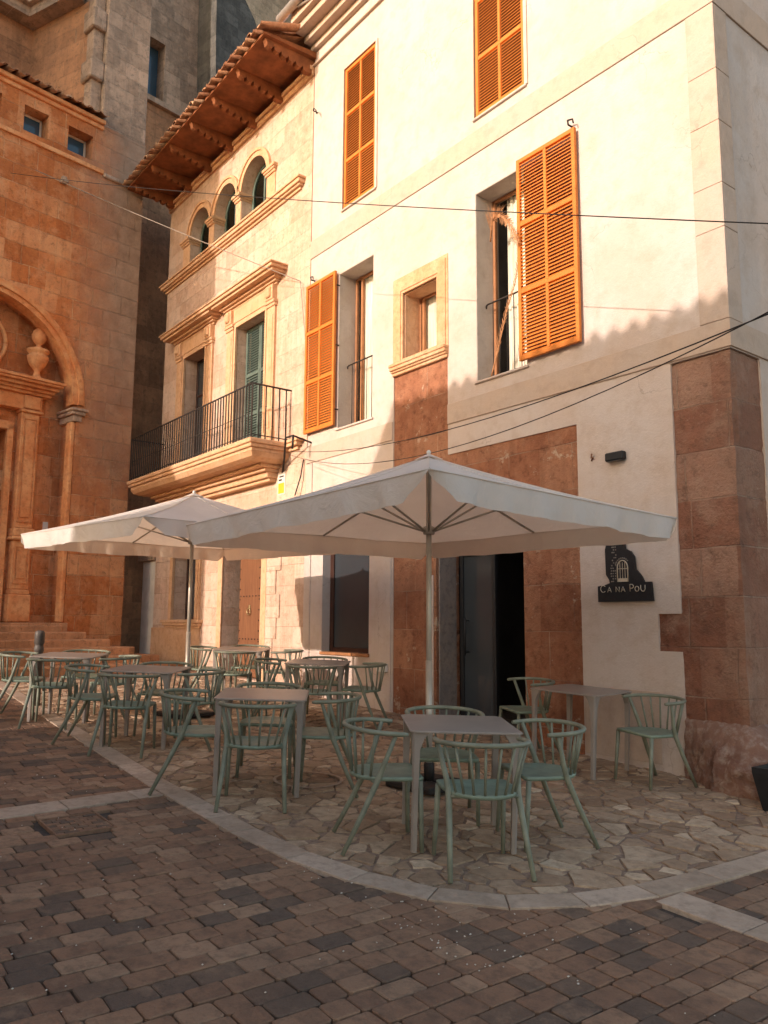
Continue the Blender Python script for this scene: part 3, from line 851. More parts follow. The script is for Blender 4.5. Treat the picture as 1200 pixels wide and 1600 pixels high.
# hinges and wind hooks
q = MB()
for (hx, hz) in ((-5.52,7.12),(-10.98,7.13)):
    q.tube([(hx,.0,hz),(hx,-.08,hz),(hx,-.09,hz+.05)], .012, 6); q.tube([(hx,-.09,hz+.05),(hx+.07,-.09,hz+.03),(hx+.08,-.09,hz-.02)], .010, 6)
for (hx, hz) in ((-10.24,4.75),(-10.24,5.8),(-10.24,6.8),(-6.30,4.8),(-6.30,6.75)):
    q.tube([(hx,.0,hz),(hx,-.06,hz)], .012, 6)
q.build('shutter_hook', M['iron'], wh)
hk = MB(); hk.tube([(-11.0,0,10.22),(-11.0,-.09,10.22),(-10.97,-.10,10.25),(-10.90,-.10,10.17),(-10.88,-.1,10.10)], .011, 6)
hk.build('wall_hook', M['iron'], wh)
# entrance: glazed door in a dark frame standing in the arch
q = MB()
q.bbox((-7.86,.36,.09),(-7.80,.42,2.5),.004); q.bbox((-7.27,.36,.09),(-7.21,.42,2.5),.004); q.bbox((-7.80,.362,.09),(-7.27,.418,.20),.004)
q.bbox((-7.80,.362,2.30),(-6.42,.418,2.36),.004); q.bbox((-6.48,.36,.09),(-6.41,.42,2.5),.004)
dr_ = q.build('glazed_door', M['black'], wh)
q = MB(); q.box((-7.80,.385,.2),(-7.27,.392,2.3)); q.build('pane', M['glass'], dr_)
q = MB(); q.tube([(-7.70,.30,1.02),(-7.70,.30,1.5)], .012, 8); q.tube([(-7.70,.30,1.06),(-7.70,.37,1.06)], .009, 6); q.tube([(-7.70,.30,1.46),(-7.70,.37,1.46)], .009, 6); q.build('handle', M['black'], dr_)
q = MB(); q.bbox((-7.2,.5,.06),(-6.3,3.1,.09),.003); q.build('entrance_floor', M['room'], wh)
q = MB(); q.bbox((-6.75,1.2,.09),(-6.38,1.25,2.4),.004); q.build('inner_screen', M['darkwood'], wh)
q = MB(); q.bbox((-7.95,-.02,.02),(-6.40,.45,.10),.012); q.build('threshold', M['rough'], wh)
# dark shop opening
q = MB(); q.bbox((-10.595,.14,.985),(-10.50,.20,2.98),.005); q.bbox((-9.44,.14,.985),(-9.385,.20,2.98),.005); q.bbox((-10.5,.141,.985),(-9.44,.199,1.05),.005)
so = q.build('shop_window', M['darkwood'], wh)
q = MB(); q.box((-10.5,.165,1.05),(-9.44,.172,2.97)); q.build('pane', M['glass'], so)
q = MB(); q.bbox((-10.62,-.03,.94),(-9.36,.13,.985),.006); q.build('window_sill', M['frame'], wh)
# eaves with gutter
q = MB()
CP = ((.05,11.15,.03),(.08,11.42,.10),(.22,11.52,.11),(.40,11.63,.12),(.50,11.75,.18))
for (p, z0, h) in CP: q.bbox((XL-.02,-p,z0),(XR+p,.3,z0+h-.001),.004)
for (p, z0, h) in CP[1:]: q.bbox((XR-.2,.3,z0),(XR+p-.003,12,z0+h-.001),.004)
q.build('cornice', M['band'], wh)
q = MB(); q.tube([(XL-.25,-.60,11.93),(XR+.5,-.60,11.93)], .075, 10); q.tube([(XL+.3,-.56,11.86),(XL+1.6,-.36,11.66)], .02, 6); q.build('gutter', M['gutter'], wh)
q = MB(); q.v = [(XL,-.55,11.95),(XR+.5,-.55,11.95),(XR+.5,12,11.95),(XL,12,11.95),(XL,6,13.9),(XR+.5,6,13.9)]
q.face([0,1,5,4]); q.face([2,3,4,5]); q.face([0,4,3]); q.face([1,2,5]); q.face([0,3,2,1]); q.build('roof', M['tile'], wh, tint=True)
# thin dark strip painting the shadow gap at the joint with the neighbour
q = MB(); q.box((XL-.008,-.004,.0),(XL+.006,.3,11.15)); q.build('joint_shadow', M['gapshade'], wh)

# ------------------------------------------------------------------ honey coloured palace
ye = empty('honey_stone_mansion', (-14.2,.3,gz(-14.2)), 0, 'honey coloured stone mansion with arched loggia, iron balcony and deep tiled eaves', 'mansion')
YL, YT = -17.35, 11.25
q = MB()
AR = [(-16.16,-15.20),(-14.95,-13.97),(-13.75,-12.73)]
DO = [(-16.16,-15.13),(-13.75,-12.60)]
hol = [arch_loop(a, b, 9.2, 9.93, None, 16) for a, b in AR]+[rect(a, b, 4.5, 7.12) for a, b in DO]
hol += [rect(-14.02,-12.52,gz(-13.2)+.03,3.1), rect(-16.28,-15.13,1.47,2.95)]
hol[-2] = [(-14.02,.42),(-12.52,.42),(-12.52,3.1),(-14.02,3.1)]
q.plate([[(YL,0),(XL-.01,0),(XL-.01,YT),(YL,YT)]]+hol, 0, .5, FW)
q.build('wall', M['ochrestone'], ye)
q = MB(); q.box((YL,.5,0),(YL+.4,8,YT)); q.build('side_wall', M['churchbrown'], ye)
# corbelled eaves
for i in range(7):
    x = -17.1+i*.985; eb = MB()
    # scalloped bracket profile in (y,z)
    P = [(0,11.02),(-.10,11.02)]
    for k2 in range(6):
        y0 = -.10-k2*.145; z0 = 11.04+k2*.025
        P += [(y0-.02,z0-.02),(y0-.07,z0-.035),(y0-.12,z0-.01),(y0-.135,z0+.05)]
    P += [(-1.0,11.28),(0,11.28)]
    eb.plate([[( -p[0], p[1]) for p in P]], x-.05, x+.05, lambda u, w_, d_: (d_, -u, w_))
    eb.build('eaves_bracket', M['soffit'], ye)
q = MB(); q.v = [(-17.5,-1.05,11.27),(XL+.05,-1.05,11.27),(XL+.05,.1,11.30),(-17.5,.1,11.30),(-17.5,-1.05,11.31),(XL+.05,-1.05,11.31),(XL+.05,.1,11.42),(-17.5,.1,11.42)]
for t in ((0,3,2,1),(4,5,6,7),(0,1,5,4),(1,2,6,5),(2,3,7,6),(3,0,4,7)): q.face(list(t))
q.build('soffit', M['soffit'], ye)
q = MB(); q.bbox((YL-.03,-.05,11.0),(XL-.01,.02,11.10),.01); q.bbox((YL-.03,-.09,11.10),(XL-.01,.02,11.18),.01); q.build('eaves_moulding', M['ochretrim'], ye)
def tiles(mb, x0, x1, yf, z, slope, length, pitch=.24, r=.085, F=None):
    n = int((x1-x0)/pitch); rnd = random.Random(5)
    for i in range(n+1):
        x = x0+i*pitch; tint = rnd.random(); dy = rnd.uniform(-.03,.03)
        b = len(mb.v); seg = 8
        for (yy, rr) in ((yf+dy, r), (yf+dy, r-.018), ):
            pass
        rows = 1
        ring = []
        for end, yy in enumerate((yf+dy, yf+dy+length)):
            for k2 in range(seg+1):
                a = PI*k2/seg
                zz = z+(yy-yf)*slope
                mb.v.append((x-r*math.cos(a), yy, zz+r*math.sin(a)))
        for k2 in range(seg): mb.face([b+k2, b+k2+1, b+seg+1+k2+1, b+seg+1+k2], tint, True)
        b2 = len(mb.v)
        for k2 in range(seg+1):
            a = PI*k2/seg; mb.v.append((x-(r-.02)*math.cos(a), yf+dy, z+(r-.02)*math.sin(a)))
        for k2 in range(seg+1):
            a = PI*k2/seg; mb.v.append((x-(r-.02)*math.cos(a), yf+dy+.3, z+.3*slope+(r-.02)*math.sin(a)))
        for k2 in range(seg):
            mb.face([b+k2, b2+k2, b2+k2+1, b+k2+1], tint); mb.face([b2+k2, b2+seg+1+k2, b2+seg+2+k2, b2+k2+1], tint*.4)
        # channel tile between
        xc = x+pitch/2; b = len(mb.v); t2 = rnd.random(); ex = rnd.uniform(.0,.03)
        for yy in (yf-.05-ex, yf+length):
            for k2 in range(seg+1):
                a = PI*k2/seg; mb.v.append((xc-r*math.cos(a), yy, z+.035+(yy-yf)*slope-r*.7*math.sin(a)))
        for k2 in range(seg):
            mb.face([b+k2, b+seg+1+k2, b+seg+2+k2, b+k2+1], t2, True)
        b3 = len(mb.v)
        for k2 in range(seg+1):
            a = PI*k2/seg; mb.v.append((xc-(r-.0)*math.cos(a), yf-.05-ex, z+.035-.02-r*.7*math.sin(a)))
        for k2 in range(seg): mb.face([b+k2, b+k2+1, b3+k2+1, b3+k2], t2)
q = MB(); tiles(q, -17.45, XL+.02, -1.12, 11.37, .42, 2.2, .26, .105); q.build('roof_tiles', M['tile'], ye, tint=True)
q = MB(); q.v = [(-17.5,-.9,11.37),(XL,-.9,11.37),(XL,5,13.6),(-17.5,5,13.6),(-17.5,8,11.4),(XL,8,11.4)]; q.face([0,1,2,3]); q.face([3,2,5,4]); q.face([0,3,4]); q.build('roof', M['tile'], ye, tint=True)
# loggia: arch mouldings, colonnette piers, capitals, sill
def arch_band(mb, cx_, zs, r0, r1, y0, y1, n=20):
    for i in range(n):
        a0, a1 = PI*i/n, PI*(i+1)/n
        P = [(r0,a0),(r1,a0),(r1,a1),(r0,a1)]; b = len(mb.v)
        for y in (y0, y1): mb.v += [(cx_+r*math.cos(a), y, zs+r*math.sin(a)) for r, a in P]
        for t in ((0,1,2,3),(1,5,6,2),(0,3,7,4)): mb.face([b+k2 for k2 in t])
q = MB()
for a, b_ in AR:
    c_ = (a+b_)/2; r = (b_-a)/2; q = MB()
    arch_band(q, c_, 9.93, r-.0, r+.10, -.03, .01); arch_band(q, c_, 9.93, r+.10, r+.155, -.055, .01)
    q.build('arch_moulding', M['ochretrim'], ye)
q = MB()
for (a, b_) in ((-16.50,-16.165),(-15.195,-14.955),(-13.965,-13.755),(-12.725,-12.40)):
    q = MB(); q.bbox((a,-.02,9.2),(b_,.005,9.78),.004)
    q.bbox((a-.02,-.05,9.78),(b_+.02,.3,9.83),.008); q.bbox((a-.04,-.075,9.828),(b_+.04,.3,9.87),.008); q.bbox((a-.06,-.10,9.868),(b_+.06,.3,9.93),.008)
    q.build('loggia_pier', M['ochretrim'], ye)
q = MB(); cornice(q, YL+.0, -11.50, 9.0, ((.04,.05),(.09,.04),(.13,.07),(.16,.04)), .3); q.build('sill_moulding', M['ochretrim'], ye)
for i, (a, b_) in enumerate(AR):
    # half-open green shutters recessed behind the arch
    s = MB(); c_ = (a+b_)/2
    s.plate([arch_loop(a+.01, b_-.01, 9.2, 9.93, None, 16), arch_loop(a+.08, b_-.08, 9.27, 9.93, None, 16)], .22, .27, FW)
    s.bbox((c_-.03,.221,9.27),(c_+.03,.269,10.34),.003)
    so = s.build('arched_shutter', M['green'], ye)
    l = MB(); zz = 9.30
    while zz < 10.36:
        hw = (b_-a)/2-.08
        if zz > 9.93: hw = math.sqrt(max(0.0004, hw*hw-(zz-9.93)**2))
        for s0, s1 in ((c_-hw, c_-.03), (c_+.03, c_+hw)):
            if s1-s0 > .03:
                l.v += [(s0,.225,zz-.016),(s1,.225,zz-.016),(s1,.262,zz+.018),(s0,.262,zz+.018)]; n = len(l.v)-4; l.face([n,n+1,n+2,n+3])
        zz += .045
    l.build('louvres', M['green'], so)
    room(ye, a-.1, b_+.1, 9.1, 10.6, .502, 1.2)
# balcony doors with classical surrounds
for i, (a, b_) in enumerate(DO):
    q = MB()
    for s0, s1 in ((a-.36, a-.10), (b_+.10, b_+.36)):
        q.bbox((s0,-.05,4.55),(s1,.02,7.22),.006)
        q.bbox((s0+.05,-.062,4.85),(s1-.05,-.045,6.95),.006)
        q.bbox((s0-.03,-.08,4.55),(s1+.03,.02,4.78),.01)
        q.bbox((s0-.025,-.075,7.10),(s1+.025,.02,7.16),.008); q.bbox((s0-.04,-.095,7.158),(s1+.04,.02,7.22),.008)
        # console block
        q.bbox((s0,-.11,7.218),(s1,.02,7.50),.01); q.bbox((s0+.05,-.15,7.26),(s1-.05,.02,7.46),.02)
    q.plate([rect(a-.10,b_+.10,4.55,7.22), rect(a,b_,4.5,7.12)], -.03, .01, FW)
    q.plate([rect(a-.06,b_+.06,4.55,7.18), rect(a,b_,4.5,7.12)], -.045, -.028, FW)
    q.bbox((a-.12,-.045,7.223),(b_+.12,.02,7.50),.004)
    cornice(q, a-.36, b_+.36, 7.50, ((.05,.04),(.10,.04),(.16,.05),(.28,.05),(.33,.06),(.36,.03)), .02)
    # consoles break forward
    q.build('door_surround', M['ochretrim'], ye)
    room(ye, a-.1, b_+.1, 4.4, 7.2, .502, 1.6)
fo = None
shutter(ye, -13.74,-13.18,4.62,7.10, .19,.235, M['green'], None, 1, 3, .05, 'balcony_shutter', .055, [0,.3,.62,1])
shutter(ye, -13.175,-12.61,4.62,7.10, .19,.235, M['green'], None, 1, 3, .05, 'balcony_shutter', .055, [0,.3,.62,1])
q = MB(); q.box((-13.74,.30,4.6),(-12.61,.31,7.1)); q.build('louvre_shade_sheet', M['greenshade'], ye)  # dark green sheet standing in for the shade behind the balcony louvres
window(ye, -16.15,-15.14,4.6,7.11, .26, M['darkwood'], [('v',-15.64),('h',6.3)], .06, None, 'balcony_door')
# balcony
bl = MB()
BX0, BX1, BY = -17.2, -11.62, -.80
def bal_layer(inw, z0, z1): bl.bbox((BX0+inw, BY+inw, z0), (BX1-inw, .02, z1), .012)
bal_layer(0, 4.37, 4.45); bal_layer(.03, 4.305, 4.372); bal_layer(.07, 4.24, 4.307)
# hollow cove: tapering underside
n = len(bl.v)
T_ = [(.07,4.242),(.12,4.17),(.22,4.13),(.30,4.125)]
for inw, z in T_: bl.v += [(BX0+inw,BY+inw,z),(BX1-inw,BY+inw,z),(BX1-inw,.02,z),(BX0+inw,.02,z)]
for i in range(3):
    for j in range(4):
        k2 = (j+1) % 4; bl.face([n+i*4+j, n+i*4+k2, n+(i+1)*4+k2, n+(i+1)*4+j])
bl.face([n+12,n+13,n+14,n+15])
bal = bl.build('balcony', M['ochretrim'], ye, recalc=True)
q = MB(); z = 4.124
for inw, dz in ((.42,.06),(.52,.06),(.60,.10),(.66,.06)):
    q.bbox((BX0+.2+inw*.3, BY+inw, z-dz), (BX1-.1-inw*.6, .02, z), .012); z -= dz-.001
q.build('bed_moulding', M['ochretrim'], bal)
ir = MB()
zr0, zr1 = 4.45, 5.38
def bar(x, y, r=.013, knob=False):
    ir.tube([(x,y,zr0),(x,y,zr1)], r, 6, False)
    for zk in ((4.78,) if not knob else (4.70,5.02)):
        ir.lathe([(.003,zk-.02),(.018,zk),(.003,zk+.02)], 6, (x,y,0))
xx = BX0+.06
i = 0
while xx < BX1-.02:
    bar(xx, BY+.05, .013, i % 6 == 0); xx += .105; i += 1
yy = BY+.05
while yy < -.02: bar(BX1-.05, yy, .013, True); yy += .13
bar(BX1-.05, BY+.05, .014, True)
ir.tube([(BX0+.05,0,zr1),(BX0+.05,BY+.05,zr1),(BX1-.05,BY+.05,zr1),(BX1-.05,0,zr1)], .016, 6)
ir.tube([(BX0+.05,BY+.05,zr0+.06),(BX1-.05,BY+.05,zr0+.06),(BX1-.05,0,zr0+.06)], .009, 6)
ir.tube([(BX0+.05,BY+.05,zr0+.42),(BX1-.05,BY+.05,zr0+.42)], .006, 6)
ir.build('balustrade', M['iron'], bal)
# ground floor: studded door, barred window, block edge quoins
q = MB()
q.bbox((-13.72,.20,.44),(-12.88,.26,3.08),.008); do_ = q.build('studded_door', M['wooddoor'], ye)
q = MB()
for (zz, n_) in ((2.75,7),(1.9,7),(1.12,7)):
    for k2 in range(n_): q.lathe([(.016,0),(.016,.004),(.006,.014)], 8, (0,0,0)) if False else q.bbox((-13.65+k2*.115-.012,.186,zz-.012),(-13.65+k2*.115+.012,.2,zz+.012),.005)
for k2 in range(12):
    for xx in (-13.68,-12.95): q.bbox((xx-.012,.186,.7+k2*.19-.012),(xx+.012,.2,.7+k2*.19+.012),.005)
q.build('stud', M['iron'], do_)
q = MB(); q.tube([( -13.30+.06*math.cos(a*PI/8), .175, 1.62+.06*math.sin(a*PI/8)) for a in range(17)], .010, 6); q.bbox((-13.33,.18,1.66),(-13.27,.2,1.74),.008); q.build('knocker', M['brass'], do_)
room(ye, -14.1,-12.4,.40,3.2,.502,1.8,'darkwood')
q = MB(); q.bbox((-12.86,.35,.44),(-12.54,.39,3.08),.006); q.build('door_leaf', M['darkwood'], ye)
q = MB()
q.plate([rect(-14.20,-12.34,.3,3.28), rect(-14.02,-12.52,.29,3.1)], -.025, .01, FW); q.build('door_frame', M['ochretrim'], ye)
q = MB(); q.plate([rect(-16.46,-14.97,1.47,3.12), rect(-16.28,-15.13,1.46,2.95)], -.04, .01, FW)
q.plate([rect(-16.40,-15.03,1.47,3.06), rect(-16.28,-15.13,1.46,2.95)], -.06, -.038, FW); wf = q.build('window_surround', M['ochretrim'], ye)
q = MB(); cornice(q, -16.55,-14.95,1.30,((.05,.05),(.09,.06),(.12,.06)), .02); q.build('window_sill', M['ochretrim'], ye)
q = MB(); q.bbox((YL-.02,-.03,0),(-14.95,.02,1.298),.006); q.build('plinth', M['ochretrim'], ye)
window(ye, -16.27,-15.14,1.48,2.94,.26,M['darkwood'],[('v',-15.7)],.05,None,'window')
room(ye, -16.3,-15.1,1.4,3.0,.502,1.2)
# quoin stones standing proud beside the white plaster
q = MB(); rnd = random.Random(4); z = .32; i = 0
for i, (z0, z1, xr) in enumerate(((.3,.72,-11.98),(.72,1.15,-12.1),(1.15,1.5,-11.98),(1.5,1.9,-11.88),(1.9,2.3,-12.02),(2.3,2.66,-11.86),(2.66,3.05,-12.02),(3.05,3.4,-11.88))):
    q.bbox((-12.34,-.022,z0+.002),(xr,.01,z1-.002),.004)
q.build('quoin', M['ochrestone'], ye)
q = MB(); q.bbox((-11.82,-.05,4.30),(-11.35,.02,4.36),.006); q.bbox((-11.75,-.12,4.36),(-11.28,.02,4.42),.006); q.bbox((-11.70,-.15,4.42),(-11.22,.02,4.47),.006); q.build('string_moulding', M['ochretrim'], ye)

# ------------------------------------------------------------------ church
ch = empty('stone_church', (-18.5,-2,gz(-18.5)), 0, 'weathered orange sandstone church with arched portal, broad steps and grey buttress', 'church')
wv = Vector((CH[0], CH[1], 0)); nv = Vector((.984, .178, 0))
wv.normalize(); nv.normalize()
Q0 = Vector((-17.6, 0, 0)); t0 = Q0.dot(wv)
def CF(t, z, d=0):          # t along the front, z height, d depth behind the front plane (negative = proud)
    p = Q0 + wv*(t-t0) - nv*d; return (p.x, p.y, z)
RT0 = 2.47                  # right edge of the buttress
S1 = 1.36                   # left edge of the buttress
q = MB()
arc = []
tc, Rr, zs = -.95, 2.12, 5.98
jr, jl = tc+Rr, tc-Rr
arc = [(jl,.9),(jr,.9)]+[(tc+Rr*math.cos(PI*i/28), zs+Rr*math.sin(PI*i/28)) for i in range(29)]
w1, w2 = [(-.36,11.58),(.16,11.58),(.16,12.15),(-.36,12.15)], [(.60,11.58),(1.17,11.58),(1.17,12.15),(.60,12.15)]
w0_ = [(-1.35,11.58),(-.83,11.58),(-.83,12.15),(-1.35,12.15)]
q.plate([[(-9.6,0),(RT0,0),(RT0,12.55),(-9.6,12.55)], arc, w1, w2, w0_], 0, .9, lambda u, w_, d_: CF(u, w_, d_))
q.build('wall', M['church'], ch)
def cbox(mb, t_0, t_1, z0, z1, d0, d1, c=.015, tint=.5):
    """box in church coordinates"""
    mt = Matrix(((wv.x, -nv.x, 0, 0), (wv.y, -nv.y, 0, 0), (0, 0, 1, 0), (0, 0, 0, 1)))
    o = Q0 - wv*t0
    mt = Matrix.Translation(o) @ mt
    mb.bbox((t_0,d0,z0),(t_1,d1,z1), c, tint, mt)
q = MB(); cbox(q, S1, RT0, 12.5, 22, .0, 3.0, .03); q.build('buttress_tower', M['churchgrey'], ch)
q = MB(); cbox(q, 1.10, S1-.002, 12.6, 22, .12, 1.0, .02)
for z0 in (13.6,14.85,16.0): cbox(q, 1.02, S1-.003, z0, z0+.5, .02, .5, .03)
q.build('tower_pilaster', M['churchgrey'], ch)
# string line and moulding under the tiled roof
q = MB(); cbox(q, -9.6, 1.45, 11.36, 11.46, -.05, .05, .01); cbox(q, -9.6, 1.40, 12.40, 12.50, -.05, .05); cbox(q, -9.6, 1.40, 12.50, 12.60, -.12, .05); q.build('string_course', M['churchtrim'], ch)
q = MB()
cbox(q, 1.45, RT0+.05, 11.30, 11.40, -.07, .05, .02); q.build('buttress_ledge', M['churchgrey'], ch)
tq = MB(); tiles(tq, -9.6, 1.32, -.18, 12.66, .3, 3.0, .23, .085)
# re-map tiles: x->t, y->depth
tq.v = [CF(v[0], v[2], v[1]) for v in tq.v]
tq.build('roof_tiles', M['tile'], ch, tint=True)
q = MB(); q.v = [CF(-9.6,12.6,-.1), CF(S1,12.6,-.1), CF(S1,13.55,3.2), CF(-9.6,13.55,3.2)]; q.face([0,1,2,3]); q.build('roof', M['tile'], ch, tint=True)
for L in (w1, w2, w0_):
    f = MB(); t_0, t_1, z0, z1 = L[0][0], L[1][0], L[0][1], L[2][1]
    cbox(f, t_0, t_0+.05, z0, z1, .30, .36); cbox(f, t_1-.05, t_1, z0, z1, .30, .36); cbox(f, t_0+.05, t_1-.05, z1-.05, z1, .301, .359); cbox(f, t_0+.05, t_1-.05, z0, z0+.05, .301, .359)
    fo = f.build('window', M['framew'], ch); p = MB(); cbox(p, t_0+.03, t_1-.03, z0+.03, z1-.03, .33, .34, .001); p.build('pane', M['blueglass'], fo)
# arch moulding, impost and jamb colonnette of the great portal niche
q = MB()
prev = None
def arc_sweep(mb, r0, r1, d0, d1, n=40, a0=0, a1=PI):
    for i in range(n):
        b0, b1 = a0+(a1-a0)*i/n, a0+(a1-a0)*(i+1)/n
        P = [CF(tc+r*math.cos(a), zs+r*math.sin(a), d_) for a in (b0, b1) for (r, d_) in ((r0,d0),(r1,d0),(r1,d1),(r0,d1))]
        b = len(mb.v); mb.v += P
        for t in ((0,1,5,4),(1,2,6,5),(3,0,4,7)): mb.face([b+k2 for k2 in t])
arc_sweep(q, Rr, Rr+.09, -.09, .05); arc_sweep(q, Rr-.10, Rr-.001, -.03, .3); arc_sweep(q, Rr+.09, Rr+.15, -.04, .05)
q.build('portal_arch_moulding', M['churchtrim'], ch)
q = MB(); cbox(q, jr-.16, jr+.22, 5.84, 5.90, -.12, .6); cbox(q, jr-.13, jr+.17, 5.76, 5.842, -.08, .6); cbox(q, jr-.08, jr+.11, 5.62, 5.762, -.04, .6); q.build('portal_impost', M['churchgrey'], ch)
q = MB(); cbox(q, jr-.10, jr-.002, 1.40, 5.61, .02, .24, .02); q.build('portal_colonnette', M['churchtrim'], ch)
# inner portal wall with its classical door case
DP = .62
dl_ = -.02; 
q = MB(); q.plate([[(jl-.1,.9),(jr+.1,.9),(jr+.1,8.4),(jl-.1,8.4)], [(-1.55,1.3),(dl_,1.3),(dl_,5.32),(-1.55,5.32)]], DP, DP+.5, lambda u, w_, d_: CF(u, w_, d_)); q.build('portal_wall', M['church'], ch)
q = MB(); cbox(q, -1.6, .05, 1.3, 5.4, DP+.35, DP+.42); q.build('portal_door', M['darkwood'], ch)
q = MB()
cbox(q, dl_, dl_+.13, 1.4, 5.45, DP-.10, DP+.02); cbox(q, -1.6, dl_+.13, 5.325, 5.50, DP-.10, DP+.02)
cbox(q, .16, .62, 1.40, 1.95, DP-.26, DP+.02, .02); cbox(q, .20, .58, 1.95, 2.05, DP-.24, DP+.02)
for zz0, zz1 in ((2.05,3.05),(3.30,5.72)):
    cbox(q, .20, .58, zz0, zz1, DP-.20, DP+.02, .02)
    f_ = .06
    cbox(q, .20+f_-.02, .58-f_+.02, zz0+.12, zz0+.14, DP-.225, DP-.19, .004); cbox(q, .20+f_-.02, .58-f_+.02, zz1-.14, zz1-.12, DP-.225, DP-.19, .004)
    cbox(q, .20+f_-.02, .20+f_, zz0+.12, zz1-.12, DP-.225, DP-.19, .004); cbox(q, .58-f_, .58-f_+.02, zz0+.12, zz1-.12, DP-.225, DP-.19, .004)
    cbox(q, .20+f_+.03, .58-f_-.03, zz0+.22, zz1-.22, DP-.225, DP-.19, .01)
cbox(q, .14, .66, 3.05, 3.13, DP-.30, DP+.02, .02); cbox(q, .17, .62, 3.13, 3.30, DP-.25, DP+.02, .02)
cbox(q, .16, .63, 5.72, 5.78, DP-.26, DP+.02, .015)
cbox(q, -1.6, .62, 5.78, 6.10, DP-.20, DP+.02, .01); cbox(q, .22, .56, 5.80, 6.08, DP-.27, DP-.18, .02)
z = 6.10
for p, h in ((.30,.06),(.38,.06),(.48,.07),(.58,.05),(.62,.06)): cbox(q, -1.7, .62+p*.45, z, z+h, DP-p, DP+.02, .01); z += h-.002
q.build('portal_case', M['churchtrim'], ch)
q = MB()
cu = CF(.40, 0, DP-.32)
prof = [(.17,6.39),(.17,6.44),(.11,6.46),(.07,6.52),(.06,6.60),(.10,6.66),(.17,6.74),(.21,6.86),(.215,6.92),(.17,6.94),(.18,6.98),(.225,7.02),(.22,7.06),(.10,7.10),(.05,7.14),(.05,7.18),(.10,7.22),(.145,7.30),(.15,7.38),(.12,7.47),(.05,7.54),(.005,7.56)]
q.lathe(prof, 24, (cu[0],cu[1],0)); q.build('stone_urn', M['churchtrim'], ch)
q = MB(); cu = CF(-.95, 0, DP)
for i in range(1): 
    pts_ = [CF(-.78+.62*math.cos(2*PI*a/40), 7.12+.62*math.sin(2*PI*a/40), DP-.02) for a in range(41)]
    q.tube(pts_, .045, 8)
q.build('portal_roundel', M['churchtrim'], ch)
# voussoirs
q = MB()
# steps, stacked slabs each smaller than the one below
q = MB()
tops = [1.34,1.21,1.07,.93,.78,.64]
for i, z1 in enumerate(tops):
    cbox(q, -6.5, 1.02+.30*i, -.2, z1, -.25-.42*i, .88, .02)
q.build('steps', M['steps'], ch)
q = MB(); cbox(q, -6.5, jr-.02, .2, 1.39, -.2, 1.0, .01); q.build('porch_floor', M['steps'], ch)
# little stone bracket / box on the wall
q = MB(); cbox(q, .48, .62, 10.75, 10.83, -.14, .02, .01); cbox(q, .50, .60, 10.83, 10.9, -.10, .02, .01); q.build('stone_bracket', M['churchgrey'], ch)
q = MB(); cbox(q, .88, .99, 3.32, 3.50, DP-.012, DP+.01, .002); q.build('paper_notice', M['plastic'], ch)
# upper walls set back: plane parallel to the front and a canted wall
q = MB()
A0 = Vector((-19.48,-2.85,0)); dB = Vector((.92,.39,0)).normalized()
def vwall(mb, p, q_, z0, z1, thick):
    p = Vector(p); q_ = Vector(q_); d_ = (q_-p).normalized(); nrm_ = Vector((d_.y, -d_.x, 0))*-thick
    P = [p, q_, q_+nrm_, p+nrm_]; b = len(mb.v)
    mb.v += [(a.x,a.y,z0) for a in P]+[(a.x,a.y,z1) for a in P]
    for t in ((0,1,5,4),(1,2,6,5),(2,3,7,6),(3,0,4,7),(4,5,6,7),(3,2,1,0)): mb.face([b+k2 for k2 in t])
pA = A0 - wv*8
vwall(q, (pA.x,pA.y,0), (A0.x,A0.y,0), 12.7, 15.7, .5)
q.build('clerestory_wall', M['churchbrown'], ch)
q = MB(); pB = A0+dB*2.0
vwall(q, (A0.x,A0.y,0), (pB.x,pB.y,0), 12.7, 15.7, .5); q.build('canted_wall', M['churchbrown'], ch)
q = MB()
off = .35
pA2 = pA+nv*off; A2 = A0+nv*off+Vector((-.0,-.30,0)); nB = Vector((dB.y,-dB.x,0)); pB2 = pB+nB*off
for (z0, z1, o) in ((15.7,15.95,.0),(15.95,18.5,.12)):
    a_, b_, c_ = pA+nv*(off+o), A0+nv*(off+o)+nB*(off+o)*.8, pB+nB*(off+o)
    L = [a_, b_, c_, pB-nB*2-nv*1.5, pA-nv*2.5]
    b = len(q.v); q.v += [(p.x,p.y,z0) for p in L]+[(p.x,p.y,z1) for p in L]; n = len(L)
    for i in range(n): q.face([b+i, b+(i+1) % n, b+n+(i+1) % n, b+n+i])
    q.face([b+i for i in range(n)][::-1]); q.face([b+n+i for i in range(n)])
q.build('cornice_mass', M['churchgrey'], ch, recalc=True)
# wall behind with the tall blue window
qn = -22.0
def CB(t, z, d=0):
    p = Vector((qn,0,0)); tt = p.dot(wv); p = p + wv*(t-tt) - nv*d; return (p.x, p.y, z)
wb = [(4.62,17.2),(5.5,17.2),(5.5,19.15),(4.62,19.15)]
q = MB(); q.plate([[(2.0,8),(7.5,8),(7.5,27),(2.0,27)], wb], 0, .8, lambda u, w_, d_: CB(u, w_, d_)); q.build('nave_wall', M['churchgrey'], ch)
q = MB(); q.v = [CB(4.5,17.1,.40), CB(5.6,17.1,.40), CB(5.6,19.3,.40), CB(4.5,19.3,.40)]; q.face([0,1,2,3]); q.build('nave_window', M['blueglass'], ch)
q = MB()
def plate_b(mb, L, d0, d1): mb.plate([L], d0, d1, lambda u, w_, d_: CB(u, w_, d_))
plate_b(q, [(4.0,16.95),(7.2,16.95),(7.2,17.12),(4.0,17.12)], -.18, .02)
q.build('nave_ledge', M['churchgrey'], ch); q = MB()
